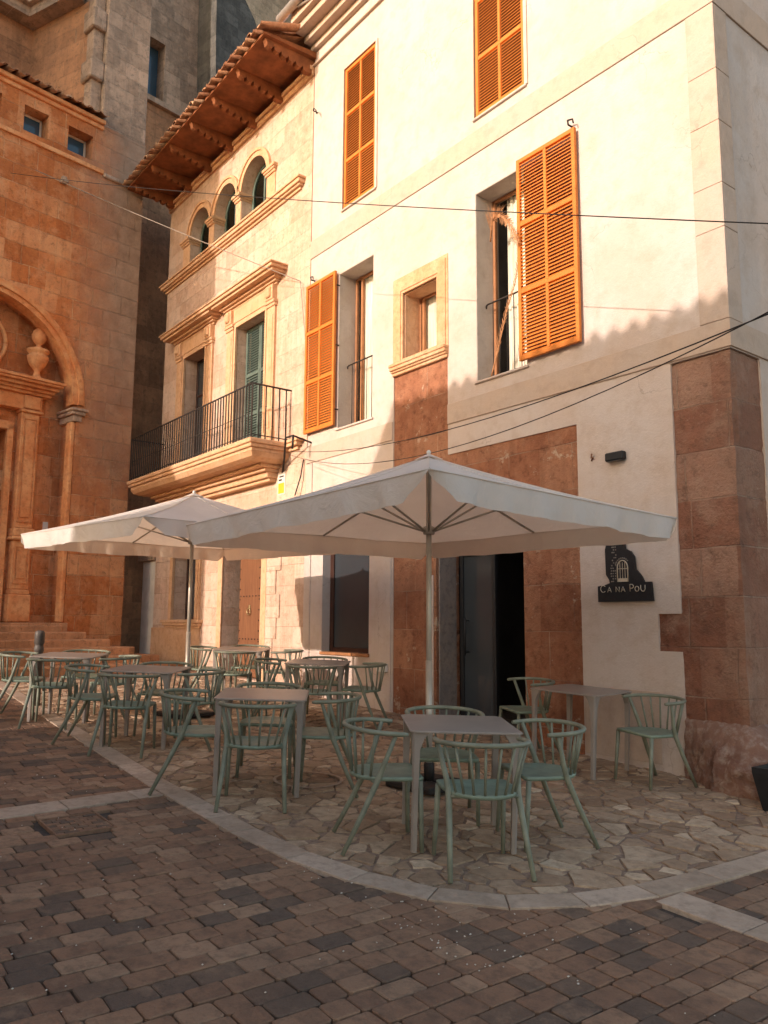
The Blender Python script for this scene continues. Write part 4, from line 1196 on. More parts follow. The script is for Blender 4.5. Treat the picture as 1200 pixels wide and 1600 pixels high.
plate_b(q, [(4.0,14.6),(7.2,14.6),(7.2,14.75),(4.0,14.75)], -.10, .02); q.build('nave_ledge', M['churchgrey'], ch); q = MB(); plate_b(q, [(4.0,13.2),(7.2,13.2),(7.2,13.5),(4.0,13.5)], -.25, .02)
q.build('nave_ledge', M['churchgrey'], ch)
q = MB(); q.plate([[(3.0,8),(7.2,8),(7.2,16.94),(3.0,16.94)]], -.05, .0, lambda u, w_, d_: CB(u, w_, d_)); q.build('nave_lower_wall', M['churchbrown'], ch)
# dark flying buttress with a concave edge, and the pale wall behind it
qn2 = -21.0
def CC(t, z, d=0):
    p = Vector((qn2,0,0)); tt = p.dot(wv); p = p + wv*(t-tt) - nv*d; return (p.x, p.y, z)
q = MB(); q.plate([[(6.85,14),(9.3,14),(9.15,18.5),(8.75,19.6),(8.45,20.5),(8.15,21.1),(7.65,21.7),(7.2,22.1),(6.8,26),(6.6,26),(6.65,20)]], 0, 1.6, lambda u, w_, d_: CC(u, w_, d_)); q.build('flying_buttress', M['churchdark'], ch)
q = MB(); q.plate([[(7.0,10),(12.6,10),(12.6,27),(7.0,27)]], 2.0, 3.0, lambda u, w_, d_: CC(u, w_, d_)); q.build('transept_wall', M['churchpale'], ch)
q = MB(); cu = CC(7.5,0,1.3)
q.lathe([(.0,20),(1.25,20),(1.25,24),(0.01,24)], 24, (cu[0],cu[1],0)); 
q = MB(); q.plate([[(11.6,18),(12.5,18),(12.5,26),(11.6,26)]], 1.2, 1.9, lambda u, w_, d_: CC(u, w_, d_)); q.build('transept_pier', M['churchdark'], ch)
# dark return wall in the alley, gate with a stone lintel, step
q = MB()
E0 = Vector(CF(RT0, 0, 0)); 
q.plate([[(RT0-.3,0),(RT0+9,0),(RT0+9,13.5),(RT0-.3,13.5)]], 1.3, 2.0, lambda u, w_, d_: CF(u, w_, d_)); q.build('alley_wall', M['churchbrown'], ch)
# bulk of the church body so that it closes behind and carries on out of frame towards the square
q = MB()
cbox(q, -9.6, RT0-.001, .0, 12.5, .95, 4.0, .01); q.build('nave_core', M['churchgrey'], ch)
q = MB(); cbox(q, -13.2, -9.61, 0, 19.5, -.36, 6, .02); q.build('church_shade_mass', M['churchgrey'], ch)  # unseen taller church mass, sized to throw shade on the mansion
gt = MB(); gt.bbox((-18.12,.02,.62),(-17.37,.07,2.78),.006)
gt.build('alley_gate', M['greydoor'], cat='gate', label='narrow pale grey metal gate closing the gap between church and mansion')
q = MB(); q.bbox((-18.3,-.05,2.78),(-17.36,.2,3.02),.02); q.bbox((-18.3,-.12,3.02),(-17.36,.2,3.1),.02); q.build('gate_lintel', M['churchgrey'], ch)
q = MB(); q.bbox((-18.0,-.55,.4),(-16.9,-.035,.72),.03); q.bbox((-18.2,-.9,.4),(-16.6,-.552,.62),.03); q.build('alley_step', M['steps'], cat='step', label='low worn stone step in front of the grey alley gate')

# ------------------------------------------------------------------ houses behind the viewer (they cast the shade)
TE = .31; YO = -13.0
op = empty('opposite_house', (0,-17,0), 0, 'tiled house across the square, behind the viewer', 'house')
e0 = 4.50 - TE*YO
q = MB()
# front outline in X,Z: sloping shoulder at the left end, then straight down
lo = [(-9.08,-.6),(1.2,-1.0),(1.2,e0-.04),(-8.48,e0-.02),(-9.08,e0-1.02)]
q.plate([lo], YO, YO-9, FW); q.build('wall', M['plaster'], op, recalc=True)
q = MB(); tiles(q, -8.42, 1.2, 0, 0, .0, 0.6, .25, .085)
q.v = [(v[0], YO+.05-v[1], e0-.02+v[2]) for v in q.v]
q.build('roof_tiles', M['tile'], op, tint=True)
q = MB(); q.v = [(-8.48,YO,e0-.04),(1.2,YO,e0-.04),(1.2,YO-4.5,e0+1.0),(-8.48,YO-4.5,e0+1.0),(1.2,YO-9,e0-.04),(-8.48,YO-9,e0-.04)]
q.face([0,1,2,3]); q.face([3,2,4,5]); q.face([0,3,5]); q.face([1,4,2]); q.build('roof', M['tile'], op, tint=True)
lw = MB(); s1, s2 = -.86-TE*YO, -1.25-TE*YO
lw.plate([[(-15.6,-.2),(-9.09,-.2),(-9.09,s2),(-9.2,s2),(-10.0,s1),(-15.6,s1)]], YO-.3, YO-4, FW)
lw.build('garden_wall', M['ochre'], cat='wall', label='ochre garden wall beside the house across the square', recalc=True)

# ------------------------------------------------------------------ umbrellas
def umbrella(name, cx_, cy_, r, th, zc, zap, label):
    root = empty(name, (cx_, cy_, gz(cx_)), 0, label, 'umbrella', 'white square umbrellas over the tables')
    C = [(cx_+r[k2]*math.cos(th+k2*PI/2), cy_+r[k2]*math.sin(th+k2*PI/2), zc[k2]) for k2 in range(4)]
    apex = Vector((cx_, cy_, zap)); rnd = random.Random(hash(name) % 999)
    cm = MB(); n = 12
    for k2 in range(4):
        a = Vector(C[k2]); b_ = Vector(C[(k2+1) % 4]); b0 = len(cm.v); base = []
        for i in range(n+1):
            s = i/n
            e = a.lerp(b_, s)
            for j in range(n+1):
                t = j/n
                p = e.lerp(apex, t)
                # ribs at the corners and the middle of every side: cloth sags between them
                d_ = abs(((s*2) % 1)-.5)*2
                sag = (1-d_)*.035*math.sin(PI*min(1, (1-t)*.9))*(1-t)
                if s in (0,1): sag = 0
                ed = .03*math.sin(PI*t)
                cm.v.append((p.x, p.y, p.z-sag-ed))
        for i in range(n):
            for j in range(n):
                q_ = [b0+i*(n+1)+j, b0+(i+1)*(n+1)+j, b0+(i+1)*(n+1)+j+1, b0+i*(n+1)+j+1]
                if j == n-1: q_ = [q_[0], q_[1], q_[2]]
                cm.face(q_, .5, True)
    for k2 in range(4):
        a, b_ = Vector(C[k2]), Vector(C[(k2+1) % 4])
        for e in (a, (a+b_)/2):
            cm.tube([e.lerp(apex, j/8)+Vector((0,0,.003-.03*math.sin(PI*j/8))) for j in range(9)], .006, 5)
        cm.tube([a.lerp(b_, j/12)+Vector((0,0,-.001)) for j in range(13)], .006, 5)
    can = cm.build('canopy', M['canvas'], root)
    vm = MB(); m_ = 60; H = .185
    for k2 in range(4):
        a = Vector(C[k2]); b_ = Vector(C[(k2+1) % 4]); out = ((a+b_)/2-apex); out.z = 0; out.normalize(); b0 = len(vm.v)
        ph = rnd.random()*6
        for i in range(m_+1):
            s = i/m_; e = a.lerp(b_, s); d_ = abs(((s*2) % 1)-.5)*2
            e.z -= (1-d_)*.0315*0+0.0
            edge = 1.0-.92*max(0, 1-(s if k2 == 0 else (1-s))/.085)**.8 if k2 in (0,3) and (s if k2 == 0 else 1-s) < .085 else 1.0-.45*max(0, 1-min(s, 1-s)/.03)
            for j in range(6):
                t = j/5
                wob = (.012*math.sin(s*46+ph)+.010*math.sin(s*23+ph*2)+.006*math.sin(s*97+ph))*t*1.3
                hh = H*t*(1+.025*math.sin(s*13+ph)+.015*math.sin(s*37))*(edge if t > 0 else 1)
                p = e+out*(.012*math.sin(PI*t*.5)+wob-.03*t)
                vm.v.append((p.x, p.y, e.z-hh+.002))
        for i in range(m_):
            for j in range(5):
                vm.face([b0+i*6+j, b0+i*6+j+1, b0+(i+1)*6+j+1, b0+(i+1)*6+j], .5, True)
    vm.build('valance', M['canvas'], can)
    # pole, hub, ribs, struts
    pm = MB(); pm.tube([(cx_,cy_,gz(cx_)+.05),(cx_,cy_,zap-.03)], .024, 14); pm.build('pole', M['pole'], root)
    sm = MB(); sm.tube([(cx_,cy_,gz(cx_)+.05),(cx_,cy_,gz(cx_)+1.05)], .029, 14); sm.build('pole_sleeve', M['pole'], root)
    hz = min(zc)-.05
    hm = MB(); hm.lathe([(.045,hz-.03),(.05,hz-.025),(.05,hz+.03),(.04,hz+.04)], 16, (cx_,cy_,0)); hm.build('hub', M['pole'], root)
    am = MB(); am.lathe([(.04,zap-.06),(.05,zap-.01),(.02,zap+.0)], 12, (cx_,cy_,0)); am.build('top_hub', M['pole'], root)
    ends = []
    for k2 in range(4):
        a, b_ = Vector(C[k2]), Vector(C[(k2+1) % 4]); ends += [a, (a+b_)/2]
    for e in ends:
        rb = MB(); tgt = e.lerp(apex, .02); st_ = e.lerp(apex, .97)
        rb.tube([st_-Vector((0,0,.03)), e.lerp(apex,.5)-Vector((0,0,.055)), tgt-Vector((0,0,.012))], .011, 6)
        ro = rb.build('rib', M['pole'], root)
        s = MB(); mid = e.lerp(apex, .52)-Vector((0,0,.06)); d_ = (mid-apex); d_.z = 0; d_.normalize()
        s.tube([(cx_+d_.x*.05, cy_+d_.y*.05, hz), mid], .010, 6); s.build('strut', M['pole'], ro)
    cp = MB()
    for k2 in range(4):
        a, b_ = C[k2], C[(k2+1) % 4]; pa = Vector(a).lerp(apex, .94); pb = Vector(b_).lerp(apex, .94)
        cp.poly([pa+Vector((0,0,.012)), pb+Vector((0,0,.012)), apex+Vector((0,0,.03))])
    cp.build('vent_cap', M['canvas'], root)
    f = MB(); f.lathe([(.012,zap+.02),(.02,zap+.035),(.02,zap+.05),(.008,zap+.06)], 10, (cx_,cy_,0)); f.build('finial', M['plastic'], root)
    bm_ = MB(); g0 = gz(cx_); s = .27
    for i in (0,1):
        for j in (0,1):
            mt = Matrix.Translation((cx_,cy_,g0)) @ Matrix.Rotation(th+PI/4, 4, 'Z')
            x0_, y0_ = (-s, -s); 
            bm_.bbox((x0_+i*s+.006, y0_+j*s+.006, .012), (x0_+(i+1)*s-.006, y0_+(j+1)*s-.006, .065), .012, .5, mt)
    bs = bm_.build('base_plate', M['basemetal'], root)
    fs = MB(); fs.lathe([(.045,.065),(.045,.2),(.036,.21)], 14, (cx_,cy_,g0)); fs.build('base_socket', M['basemetal'], root)
    return root
umbrella('umbrella', -5.30,-2.40,(2.15,2.13,2.15,2.15),R(-40.8),(2.36,2.33,2.325,2.27),2.88,'large near umbrella with lavender shaded valance, its pole beside the arched doorway')
umbrella('umbrella', -9.68,-2.62,(2.14,2.14,2.14,2.2),R(-37.5),(2.49,2.50,2.54,2.52),3.05,'far umbrella at left with its sunlit white corner reaching towards the church')

# ------------------------------------------------------------------ tables
def make_table():
    root = empty('bistro_table', (0,0,0)); s = .36; zt = .745
    t = MB(); c = .035
    P = []
    for (sx, sy) in ((1,1),(-1,1),(-1,-1),(1,-1)):
        a, b_ = (sx*s, sy*(s-c)), (sx*(s-c), sy*s)
        P += [a, b_] if sx*sy > 0 else [b_, a]
    n = len(P); k2 = .97
    def ring(sc, z): 
        b0 = len(t.v); t.v.extend([(p[0]*sc, p[1]*sc, z) for p in P]); return b0
    r0 = ring(k2, zt); r1 = ring(1.0, zt-.004); r2 = ring(1.0, zt-.012); r3 = ring(.95, zt-.016)
    t.face([r0+i for i in range(n)])
    for a, b_ in ((r1,r0),(r2,r1),(r3,r2)):
        for i in range(n): j = (i+1) % n; t.face([a+i, a+j, b_+j, b_+i])
    t.face([r3+i for i in range(n)][::-1])
    t.build('tabletop', M['table'], root)
    for sx in (-1,1):
        for sy in (-1,1):
            l = MB(); n0 = len(l.v)
            # folded sheet leg: broad under the top, narrowing to a square foot
            rings = [(.344,.105,zt-.014),(.343,.075,zt-.05),(.340,.046,zt-.12),(.336,.039,.40),(.332,.035,0)]
            for (o, w_, z) in rings:
                a, b_ = o, o-w_; c2 = .012
                L = [(a, a-c2), (a-c2, a), (b_, a), (b_ + .0, a-min(w_, .045)), (a-min(w_, .045), a-min(w_, .045)), (a-min(w_, .045), b_), (a, b_)]
                l.v += [(sx*p[0], sy*p[1], z) for p in L]
            m = 7
            for i in range(len(rings)-1):
                for j in range(m):
                    k3 = (j+1) % m; l.face([n0+i*m+j, n0+i*m+k3, n0+(i+1)*m+k3, n0+(i+1)*m+j])
            l.face([n0+(len(rings)-1)*m+j for j in range(m)]); l.face([n0+j for j in range(m)])
            l.build('leg', M['table'], root, recalc=True)
    return root
TAB = [(-4.12,-3.19,56.0,'square metal table nearest the viewer, its top shining grey'),
 (-5.985,-3.625,55.4,'square table in the middle between four dark shaded chairs and the paving edge'),
 (-5.12,-.655,98.1,'table against the wall right of the arched doorway, with only two chairs'),
 (-8.23,-3.72,48,'shaded table left of centre, standing between the middle table and the sunlit one'),
 (-10.08,-3.95,54,'sunlit table farthest left, next to the bollard and church steps'),
 (-10.6,-1.38,50,'sunlit table in the background in front of the studded wooden door'),
 (-8.42,-1.50,48,'table in front of the dark shop window, behind the middle table')]
proto = make_table(); tabs = []
tilt = math.atan(SLOPE)
def place(o, x, y, yaw, label, cat, group):
    o.location = (x, y, gz(x)+.012)
    # stand on the slope: tilt about Y after yaw
    m = Matrix.Rotation(tilt, 4, 'Y') @ Matrix.Rotation(yaw, 4, 'Z')
    o.rotation_euler = m.to_euler()
    tag(o, label, cat, group)
for i, (x, y, a, lb) in enumerate(TAB):
    o = proto if i == 0 else copy_tree(proto)
    place(o, x, y, R(a), lb, 'table', 'square cafe tables')

# ------------------------------------------------------------------ chairs
def make_chair():
    root = empty('armchair', (0,0,0)); mt = M['chair']
    # seat: front towards +y
    out = [(.205,.215),(.222,.19),(.225,.05),(.215,-.05)]
    n = 9
    arc_ = [(.205*math.cos(PI*i/n), -.05-.175*math.sin(PI*i/n)) for i in range(1, n)]
    L = [(-.205,.215),(.205,.215),(.222,.195),(.225,.05),(.212,-.05)] + arc_ + [(-.212,-.05),(-.225,.05),(-.222,.195)]
    s = MB(); b0 = 0
    def ring(sc, z, dish=0):
        b = len(s.v); s.v.extend([(p[0]*sc, p[1]*sc, z) for p in L]); return b
    m = len(L)
    r = [ring(.80,.448), ring(.94,.455), ring(1,.452), ring(1.005,.440), ring(.98,.428)]
    s.v.append((0,-.0,.444)); ctr = len(s.v)-1
    for i in range(m): s.face([ctr, r[0]+i, r[0]+(i+1) % m], .5, True)
    for a, b_ in zip(r[1:], r[:-1]):
        for i in range(m): j = (i+1) % m; s.face([a+i, a+j, b_+j, b_+i], .5, True)
    s.face([r[-1]+i for i in range(m)][::-1])
    s.build('seat', M['seat'], root)
    # bent rail: horseshoe
    def railp(u):          # u -1..1
        a = u*1.0
        ang = -PI/2 + a*PI*.5
        if abs(a) <= .72:
            an = a/.72*PI/2
            return Vector((.278*math.sin(an), -.03-.235*math.cos(an), (.742-.012*(abs(a)/.72)**2)))
        e = (abs(a)-.72)/.28
        return Vector((math.copysign(.278-.012*e*e, a), -.03+.125*e, .730-.008*e))
    rl = MB(); pts_ = [railp(-1+2*i/36) for i in range(37)]
    rl.tube(pts_, [.014]+[.018]*35+[.014], 8, True, True, .5, .85); rl.build('back_rail', mt, root)
    for i in range(8):
        f = (i-3.5)/3.5
        an = f*1.18
        top = Vector((.272*math.sin(f*1.22), -.03-.230*math.cos(f*1.22), .733-.006*f*f))
        bot = Vector((.195*math.sin(an*.98), -.05-.165*math.cos(an*.98), .445))
        sp_ = MB(); sp_.tube([bot, top], [.0085,.0085], 6); sp_.build('spindle', mt, root)
    for sx in (-1,1):
        lg = MB()
        lg.tube([(sx*.245,-.285,0),(sx*.226,-.165,.24),(sx*.212,-.075,.435),(sx*.222,-.045,.52),(sx*.266,.02,.718)], [.0145,.018,.0205,.0175,.014], 8)
        lg.build('rear_leg', mt, root)
        lg = MB(); lg.tube([(sx*.222,.215,0),(sx*.210,.195,.43)], [.014,.0185], 8); lg.build('front_leg', mt, root)
    st = MB(); st.tube([(-.205,-.10,.425),(0,-.12,.423),(.205,-.10,.425)], .010, 6); st.build('seat_brace', mt, root)
    return root
# (x, y, facing angle in degrees, label)
def near_table(i, side, dist, lat=0, yaw=0):
    x, y, a, _ = TAB[i]; a = R(a)
    ax = Vector((math.cos(a), math.sin(a))); ay = Vector((-math.sin(a), math.cos(a)))
    d_ = {'R': ax, 'L': -ax, 'F': ay, 'N': -ay}[side]; lt = Vector((-d_.y, d_.x))
    p = Vector((x, y))+d_*dist+lt*lat
    return (p.x, p.y, math.degrees(math.atan2(-d_.y, -d_.x))+yaw)
CHS = [
 (near_table(0,'N',.545,.05,6), 'green chair nearest the viewer, seen from behind, with a pale turquoise seat'),
 (near_table(0,'L',.50,.12,6), 'green chair on the left side of the nearest table, facing right'),
 ((-3.80,-2.72,248), 'green chair on the right side of the nearest table, angled out with its seat showing'),
 (near_table(0,'F',.50,.02,0), 'chair on the far side of the nearest table, by the umbrella pole'),
 (near_table(1,'N',.50,.0,2), 'dark chair seen from behind on the near side of the middle table'),
 (near_table(1,'L',.55,.06,6), 'dark chair left of the middle table, feet near the pale border stones'),
 (near_table(1,'R',.52,-.02,-4), 'dark chair on the right of the middle table, facing left'),
 (near_table(1,'F',.52,.0,0), 'chair on the far side of the middle table, mostly hidden behind it'),
 ((-4.42,-.55,257), 'green chair standing alone by the red stone corner, right of the wall table'),
 ((-5.93,-.52,249), 'brownish lit chair in front of the open doorway, left of the wall table'),
 (near_table(3,'N',.50,.0,4), 'shaded chair seen from behind at the table left of centre'),
 (near_table(3,'L',.56,.05,8), 'shaded chair on the left of the table left of centre, rail curving towards the bollard'),
 (near_table(3,'R',.52,.0,-6), 'shaded chair on the right of the table left of centre, touching the middle group'),
 (near_table(3,'F',.52,.0,0), 'chair on the far side of the table left of centre, beneath the far umbrella'),
 (near_table(4,'N',.50,.0,4), 'cream sunlit chair seen from behind at the farthest left table'),
 (near_table(4,'L',.55,.0,6), 'cream sunlit chair at the very left edge of the picture beside the bollard'),
 (near_table(4,'R',.55,.0,-8), 'sunlit chair on the right of the farthest left table'),
 (near_table(4,'F',.55,.0,0), 'sunlit chair on the church side of the farthest left table'),
 (near_table(5,'N',.50,.0,4), 'sunlit chair seen from behind before the studded door'),
 (near_table(5,'L',.50,.0,6), 'sunlit chair left of the background table, just right of the far umbrella pole'),
 (near_table(5,'R',.60,.0,-10), 'sunlit chair right of the background table, below the honey wall'),
 (near_table(5,'F',.52,.0,0), 'chair between the background table and the studded door wall'),
 (near_table(6,'N',.48,.0,4), 'shaded chair seen from behind at the table before the shop window'),
 (near_table(6,'L',.52,.0,4), 'chair on the left of the table before the shop window'),
 (near_table(6,'R',.55,.0,-12), 'chair on the right of the table before the shop window, by the wall socket'),
 (near_table(6,'F',.52,.0,0), 'chair tucked against the shop window side of its table'),
]
cproto = make_chair()
for i, ((x, y, a), lb) in enumerate(CHS):
    o = cproto if i == 0 else copy_tree(cproto)
    place(o, x, y, R(a-90), lb, 'chair', 'green spindle-back armchairs on the terrace')

# ------------------------------------------------------------------ wall sign
sg = empty('wall_sign', (-5.0,-.02,1.75), 0, 'black metal cut-out sign with a small arched window and gilt letters beside the doorway', 'sign')
q = MB()
def px(u, v):   # coordinates read off the sign, in metres on the wall
    return (-5.32+(u-300)/620*.66, 1.645+(905-v)/185*.19*.99) 
S = [(305,905),(918,905),(905,690),(830,690),(800,620),(740,540),(730,400),(690,335),(630,300),(625,165),(430,182),(402,300),(405,590),(440,650),(445,690),(390,710),(305,722)]
def sgp(u, v):
    x = -5.325+(u-305)/613*.655
    z = 1.655+(905-v)/740*.655
    return (x, z)
L = [sgp(*p) for p in S]
q.plate([L], -.045, -.02, FW); q.build('sign_panel', M['black'], sg, recalc=True)
q = MB()
for (x_, z_) in ((-5.2,1.74),(-4.78,1.74),(-5.1,2.1)): q.tube([(x_,.0,z_),(x_,-.021,z_)], .008, 6)
q.build('mounting_pin', M['black'], sg)
q = MB()   # little arched window
c_, r_w = sgp(600,0)[0], .062
zb, zsp = sgp(0,680)[1], sgp(0,520)[1]
pth = [(c_-r_w,-.048,zb),(c_-r_w,-.048,zsp)]+[(c_-r_w*math.cos(PI*i/12), -.048, zsp+.075*math.sin(PI*i/12)) for i in range(1,12)]+[(c_+r_w,-.048,zsp),(c_+r_w,-.048,zb)]
q.tube(pth, .006, 6)
q.box((c_-r_w,-.051,zb),(c_+r_w,-.046,zb+.035))
for dx in (-.03,0,.03): q.box((c_+dx-.0025,-.050,zb+.035),(c_+dx+.0025,-.046,zsp+.055))
q.box((c_-r_w,-.0505,zsp-.012),(c_+r_w,-.0462,zsp-.006))
q.build('arched_window_emblem', M['gold'], sg)
q = MB(); rnd = random.Random(2)
for i in range(17):
    z_ = sgp(0,680)[1]+i*.027
    for j in range(3):
        xx = c_-r_w-.016-j*.024+rnd.uniform(-.004,.004)+ (0 if z_ < zsp else (z_-zsp)*.22)
        if z_ > zsp+.08: xx = c_-r_w-.005-j*.022+rnd.uniform(-.004,.004)
        if rnd.random() < .85: q.bbox((xx-.018,-.050,z_),(xx-.002+rnd.uniform(-.004,.002),-.046,z_+.014),.002)
for i in range(9):
    a = PI*i/8*.62+.25*PI
    q.bbox((c_+ .088*math.cos(a)-.009,-.0505,zsp+.10*math.sin(a)-.006),(c_+.088*math.cos(a)+.009,-.046,zsp+.10*math.sin(a)+.006),.002)
q.build('stone_relief', M['goldim'], sg)
# lettering drawn with strokes
STK = {'C':[[(.9,.85),(.6,1),(.3,.95),(.05,.65),(.05,.35),(.3,.05),(.6,0),(.9,.15)]],
 'A':[[(0,0),(.5,1),(1,0)],[(.22,.36),(.78,.36)]], 'N':[[(.05,0),(.05,1),(.9,0),(.9,1)]],
 'P':[[(.1,0),(.1,1),(.6,1),(.85,.8),(.85,.62),(.6,.46),(.1,.46)]],
 'O':[[(.5,0),(.15,.15),(0,.5),(.15,.85),(.5,1),(.85,.85),(1,.5),(.85,.15),(.5,0)]],
 'U':[[(.05,1),(.05,.35),(.25,.05),(.5,0),(.75,.05),(.92,.35),(.92,1)]]}
q = MB(); zl = sgp(0,795)[1]
x_ = sgp(338,0)[0]
for ch_, hh, adv in (('C',.072,.088),('A',.052,.062),(' ',0,.040),('N',.052,.064),('A',.052,.066),(' ',0,.036),('P',.072,.062),('O',.052,.066),('U',.062,.06)):
    if ch_ == ' ' and len(q.v): q.build('lettering', M['gold'], sg); q = MB()
    if ch_ != ' ':
        wl = hh*(.92 if ch_ not in 'P' else .75)
        for s in STK[ch_]: q.tube([(x_+p[0]*wl, -.047, zl+p[1]*hh) for p in s], .0042, 5)
    x_ += adv
q.build('lettering', M['gold'], sg)

# small wall things
q = MB(); q.bbox((-5.17,-.075,3.115),(-4.945,-.0,3.205),.012); wl_ = q.build('wall_lamp', M['black'], cat='wall lamp', label='small black box lamp on the white wall above the sign')
q = MB(); q.box((-5.15,-.072,3.108),(-4.965,-.01,3.1145)); q.build('diffuser', M['glass'], wl_)
q = MB(); q.bbox((-9.12,-.062,.755),(-9.0,-.02,.87),.008); q.bbox((-8.995,-.062,.755),(-8.90,-.02,.87),.008)
q.build('socket_box', M['plastic'], cat='socket', label='white double electrical socket box low on the pilaster by the doorway')
q = MB(); q.bbox((-12.03,-.012,3.60),(-11.80,.0,3.99),.002); nt = q.build('alarm_plate', M['plastic'], cat='notice', label='small white and yellow alarm plate under the balcony end')
q = MB(); q.bbox((-12.01,-.016,3.62),(-11.82,-.0125,3.80),.001); q.build('yellow_panel', M['yellow'], nt)
q = MB(); q.bbox((-12.0,-.016,3.84),(-11.9,-.0125,3.87),.001); q.bbox((-11.98,-.016,3.90),(-11.84,-.0125,3.925),.001); q.build('printed_line', M['black'], nt)
q = MB(); q.tube([(-5.37,.0,3.19),(-5.37,-.03,3.2),(-5.36,-.035,3.24)], .009, 6); q.tube([(-5.39,-.005,3.17),(-5.35,-.03,3.2)], .008, 6); q.build('wall_fixing', M['rust'], cat='hook', label='tiny rusty hook left of the black box lamp')
q = MB(); q.tube([(-11.0,0,4.35),(-11.0,-.35,4.42),(-11.15,-.4,4.4)], .016, 6); q.tube([(-11.15,-.4,4.4),(-11.6,-.15,4.18),(-11.9,0,3.98)], .018, 6); q.tube([(-11.0,-.35,4.42),(-11.0,-.36,4.2)], .02, 6)
q.build('cable_bracket', M['iron'], cat='bracket', label='bent iron cable bracket at the joint between mansion and white house')
q = MB(); q.tube([(-11.2,-.02,4.1),(-11.22,-.06,3.8),(-11.32,-.1,3.5)], .012, 6); q.build('cable_end', M['cable'], cat='cable', label='short loose cable end hanging below the iron bracket')
# black planter at the right edge
pl = MB(); q0 = (-3.24,-.36); g0 = gz(-3.2)
b = len(pl.v)
for (s, z) in ((.19,0),(.24,.30),(.24,.34),(.215,.34),(.21,.28)):
    pl.v += [(q0[0]-s+.02,q0[1]-s,g0+z),(q0[0]+s,q0[1]-s,g0+z),(q0[0]+s,q0[1]+s,g0+z),(q0[0]-s+.02,q0[1]+s,g0+z)]
for i in range(4):
    for j in range(4): k2 = (j+1) % 4; pl.face([b+i*4+j, b+i*4+k2, b+(i+1)*4+k2, b+(i+1)*4+j])
pl.face([b+16,b+17,b+18,b+19]); pl.face([b+3,b+2,b+1,b])
pl.build('planter_box', M['black'], cat='planter', label='black tapered planter box at the foot of the red corner', recalc=True)
# bollard
bo = MB(); bx, by = -11.30,-3.98; g0 = gz(bx)
bo.lathe([(.055,0),(.055,.70),(.062,.71),(.062,.76),(.055,.77),(.055,.80),(.064,.81),(.064,.93),(.058,.96),(.04,.975),(.004,.98)], 20, (bx,by,g0))
bo.build('bollard', M['bollard'], cat='bollard', label='dark iron bollard behind the far left chair')

# dried palm frond tied to the balcony window
def frond(name, pts_, n, ln, label, up_=1):
    m = MB(); P = [Vector(p) for p in pts_]
    def at(t):
        f = t*(len(P)-1); i = min(len(P)-2, int(f)); return P[i].lerp(P[i+1], f-i)
    m.tube([at(i/14) for i in range(15)], [.012-.009*i/14 for i in range(15)], 6)
    rnd = random.Random(len(label))
    for i in range(n):
        t = .12+.86*i/n; p = at(t); d_ = (at(min(1, t+.04))-at(max(0, t-.04))).normalized()
        for s in (-1,1):
            side = d_.cross(Vector((0,1,0))).normalized()*s
            l = ln*(1-.6*t)*rnd.uniform(.7,1.1)
            e = p+(d_*.9+side*.42+Vector((0,-.35*rnd.random(),0))).normalized()*l
            w_ = .008
            b = len(m.v); o = d_.cross(side)*0+side*w_
            mid = p.lerp(e, .5)+d_*.01
            m.v += [tuple(p-d_*w_), tuple(p+d_*w_), tuple(mid+d_*w_*1.2+Vector((0,-.004,0))), tuple(mid-d_*w_*1.2+Vector((0,-.004,0))), tuple(e)]
            m.face([b,b+1,b+2,b+3]); m.face([b+3,b+2,b+4])
    return m.build(name, M['frond'], cat='palm frond', label=label)
frond('palm_frond', [(-7.02,.16,6.35),(-6.85,.02,6.52),(-6.62,-.09,6.48),(-6.42,-.12,6.28),(-6.27,-.12,5.95)], 60, .30, 'curved dried palm frond sticking out of the big window across the orange shutter')
frond('palm_frond', [(-6.98,.10,4.50),(-6.80,.06,4.85),(-6.60,.0,5.25),(-6.45,-.0,5.55),(-6.36,-.02,5.9)], 36, .14, 'straight dried palm frond leaning diagonally inside the big window railing')

# ------------------------------------------------------------------ cables
def cable(name, a, b_, sag, r, mat, label, n=24, ta=0, tb=1):
    a, b_ = Vector(a), Vector(b_); P = []
    for i in range(n+1):
        t = ta+(tb-ta)*i/n; p = a+(b_-a)*t; p.z -= sag*4*t*(1-t); P.append(p)
    m = MB(); m.tube(P, r, 6); return m.build(name, M[mat], cat='cable', label=label)
CAMP = Vector((0,-7.0,1.42))
PIT = math.atan(174/1262.); AZ = R(37.75); RO = .0065
fw = Vector((-math.cos(AZ), math.sin(AZ), 0)); rt = Vector((math.sin(AZ), math.cos(AZ), 0)); upv = Vector((0,0,1))
f2 = fw*math.cos(PIT)+upv*math.sin(PIT); u2 = upv*math.cos(PIT)-fw*math.sin(PIT)
r3 = rt*math.cos(RO)+u2*math.sin(RO); u3 = u2*math.cos(RO)-rt*math.sin(RO)
cable('overhead_cable', (-17.52,-3.71,10.79), (-2.73,-1.3,4.38), .12, .0052, 'cable', 'long black cable crossing the whole square from church to the right', 30, -.02, 1.4)
cable('power_cable', (-11.05,-.36,4.17), (-2.10,-2.68,3.14), .25, .0046, 'cable', 'thick black cable rising to the right from the iron bracket', 30, 0, 1.35)
cable('power_cable', (-11.05,-.34,4.10), (-2.10,-2.70,3.14), .42, .0040, 'cable', 'lower slack black cable from the iron bracket along the white wall', 30, 0, 1.35)
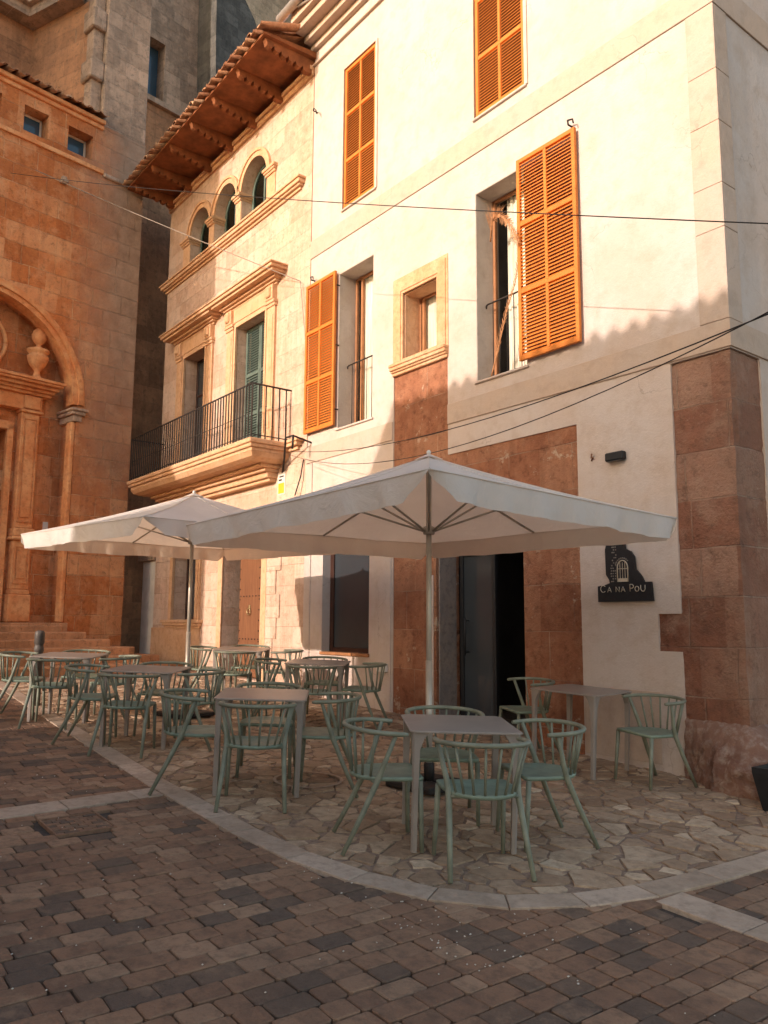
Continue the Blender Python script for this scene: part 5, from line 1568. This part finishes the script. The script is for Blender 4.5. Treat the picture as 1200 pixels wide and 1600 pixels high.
cable('light_cable', (-18.0,-3.65,11.45), (-11.37,-.05,7.25), .05, .008, 'cablel', 'pale weathered cable from the church wall to the mansion')
cable('light_cable', (-11.37,-.05,7.25), (-11.15,-.06,6.1), .0, .006, 'cablel', 'pale cable dropping steeply from the mansion beside the shutter')

# ------------------------------------------------------------------ camera, light
cam = bpy.data.cameras.new('camera'); co = bpy.data.objects.new('camera', cam); COL.objects.link(co); SC.camera = co
cam.sensor_fit = 'VERTICAL'; cam.sensor_height = 36; cam.lens = 36*1262/1600; cam.clip_end = 2000; cam.clip_start = .05
co.matrix_world = Matrix(((r3.x,u3.x,-f2.x,CAMP.x),(r3.y,u3.y,-f2.y,CAMP.y),(r3.z,u3.z,-f2.z,CAMP.z),(0,0,0,1)))
sun_dir = Vector((.03,-1,TE)).normalized()
sl = bpy.data.lights.new('sun', 'SUN'); sl.energy = 2.0; sl.angle = R(.5); sl.color = (1,.84,.74)
so_ = bpy.data.objects.new('sun', sl); COL.objects.link(so_); so_.rotation_euler = sun_dir.to_track_quat('Z','Y').to_euler(); so_.location = (0,-20,20)
W = bpy.data.worlds.new('World'); SC.world = W; W.use_nodes = True
nt_ = W.node_tree; bg = nt_.nodes['Background']; sky = nt_.nodes.new('ShaderNodeTexSky'); sky.sky_type = 'NISHITA'; sky.sun_disc = False
sky.sun_elevation = math.asin(sun_dir.z); sky.sun_rotation = math.atan2(sun_dir.x, sun_dir.y)
sky.dust_density = 2.0
wm = nt_.nodes.new('ShaderNodeMix'); wm.data_type = 'RGBA'; wm.blend_type = 'MULTIPLY'; wm.inputs[0].default_value = 1; wm.inputs[7].default_value = (1.09,1.0,.88,1)
nt_.links.new(sky.outputs[0], wm.inputs[6]); nt_.links.new(wm.outputs[2], bg.inputs[0]); bg.inputs[1].default_value = .15
SC.view_settings.view_transform = 'Standard'; SC.view_settings.look = 'None'; SC.view_settings.gamma = 1; SC.view_settings.exposure = 1.22
SC.render.engine = 'CYCLES'; SC.render.resolution_x = 768; SC.render.resolution_y = 1024
SC.cycles.max_bounces = 8; SC.cycles.diffuse_bounces = 5
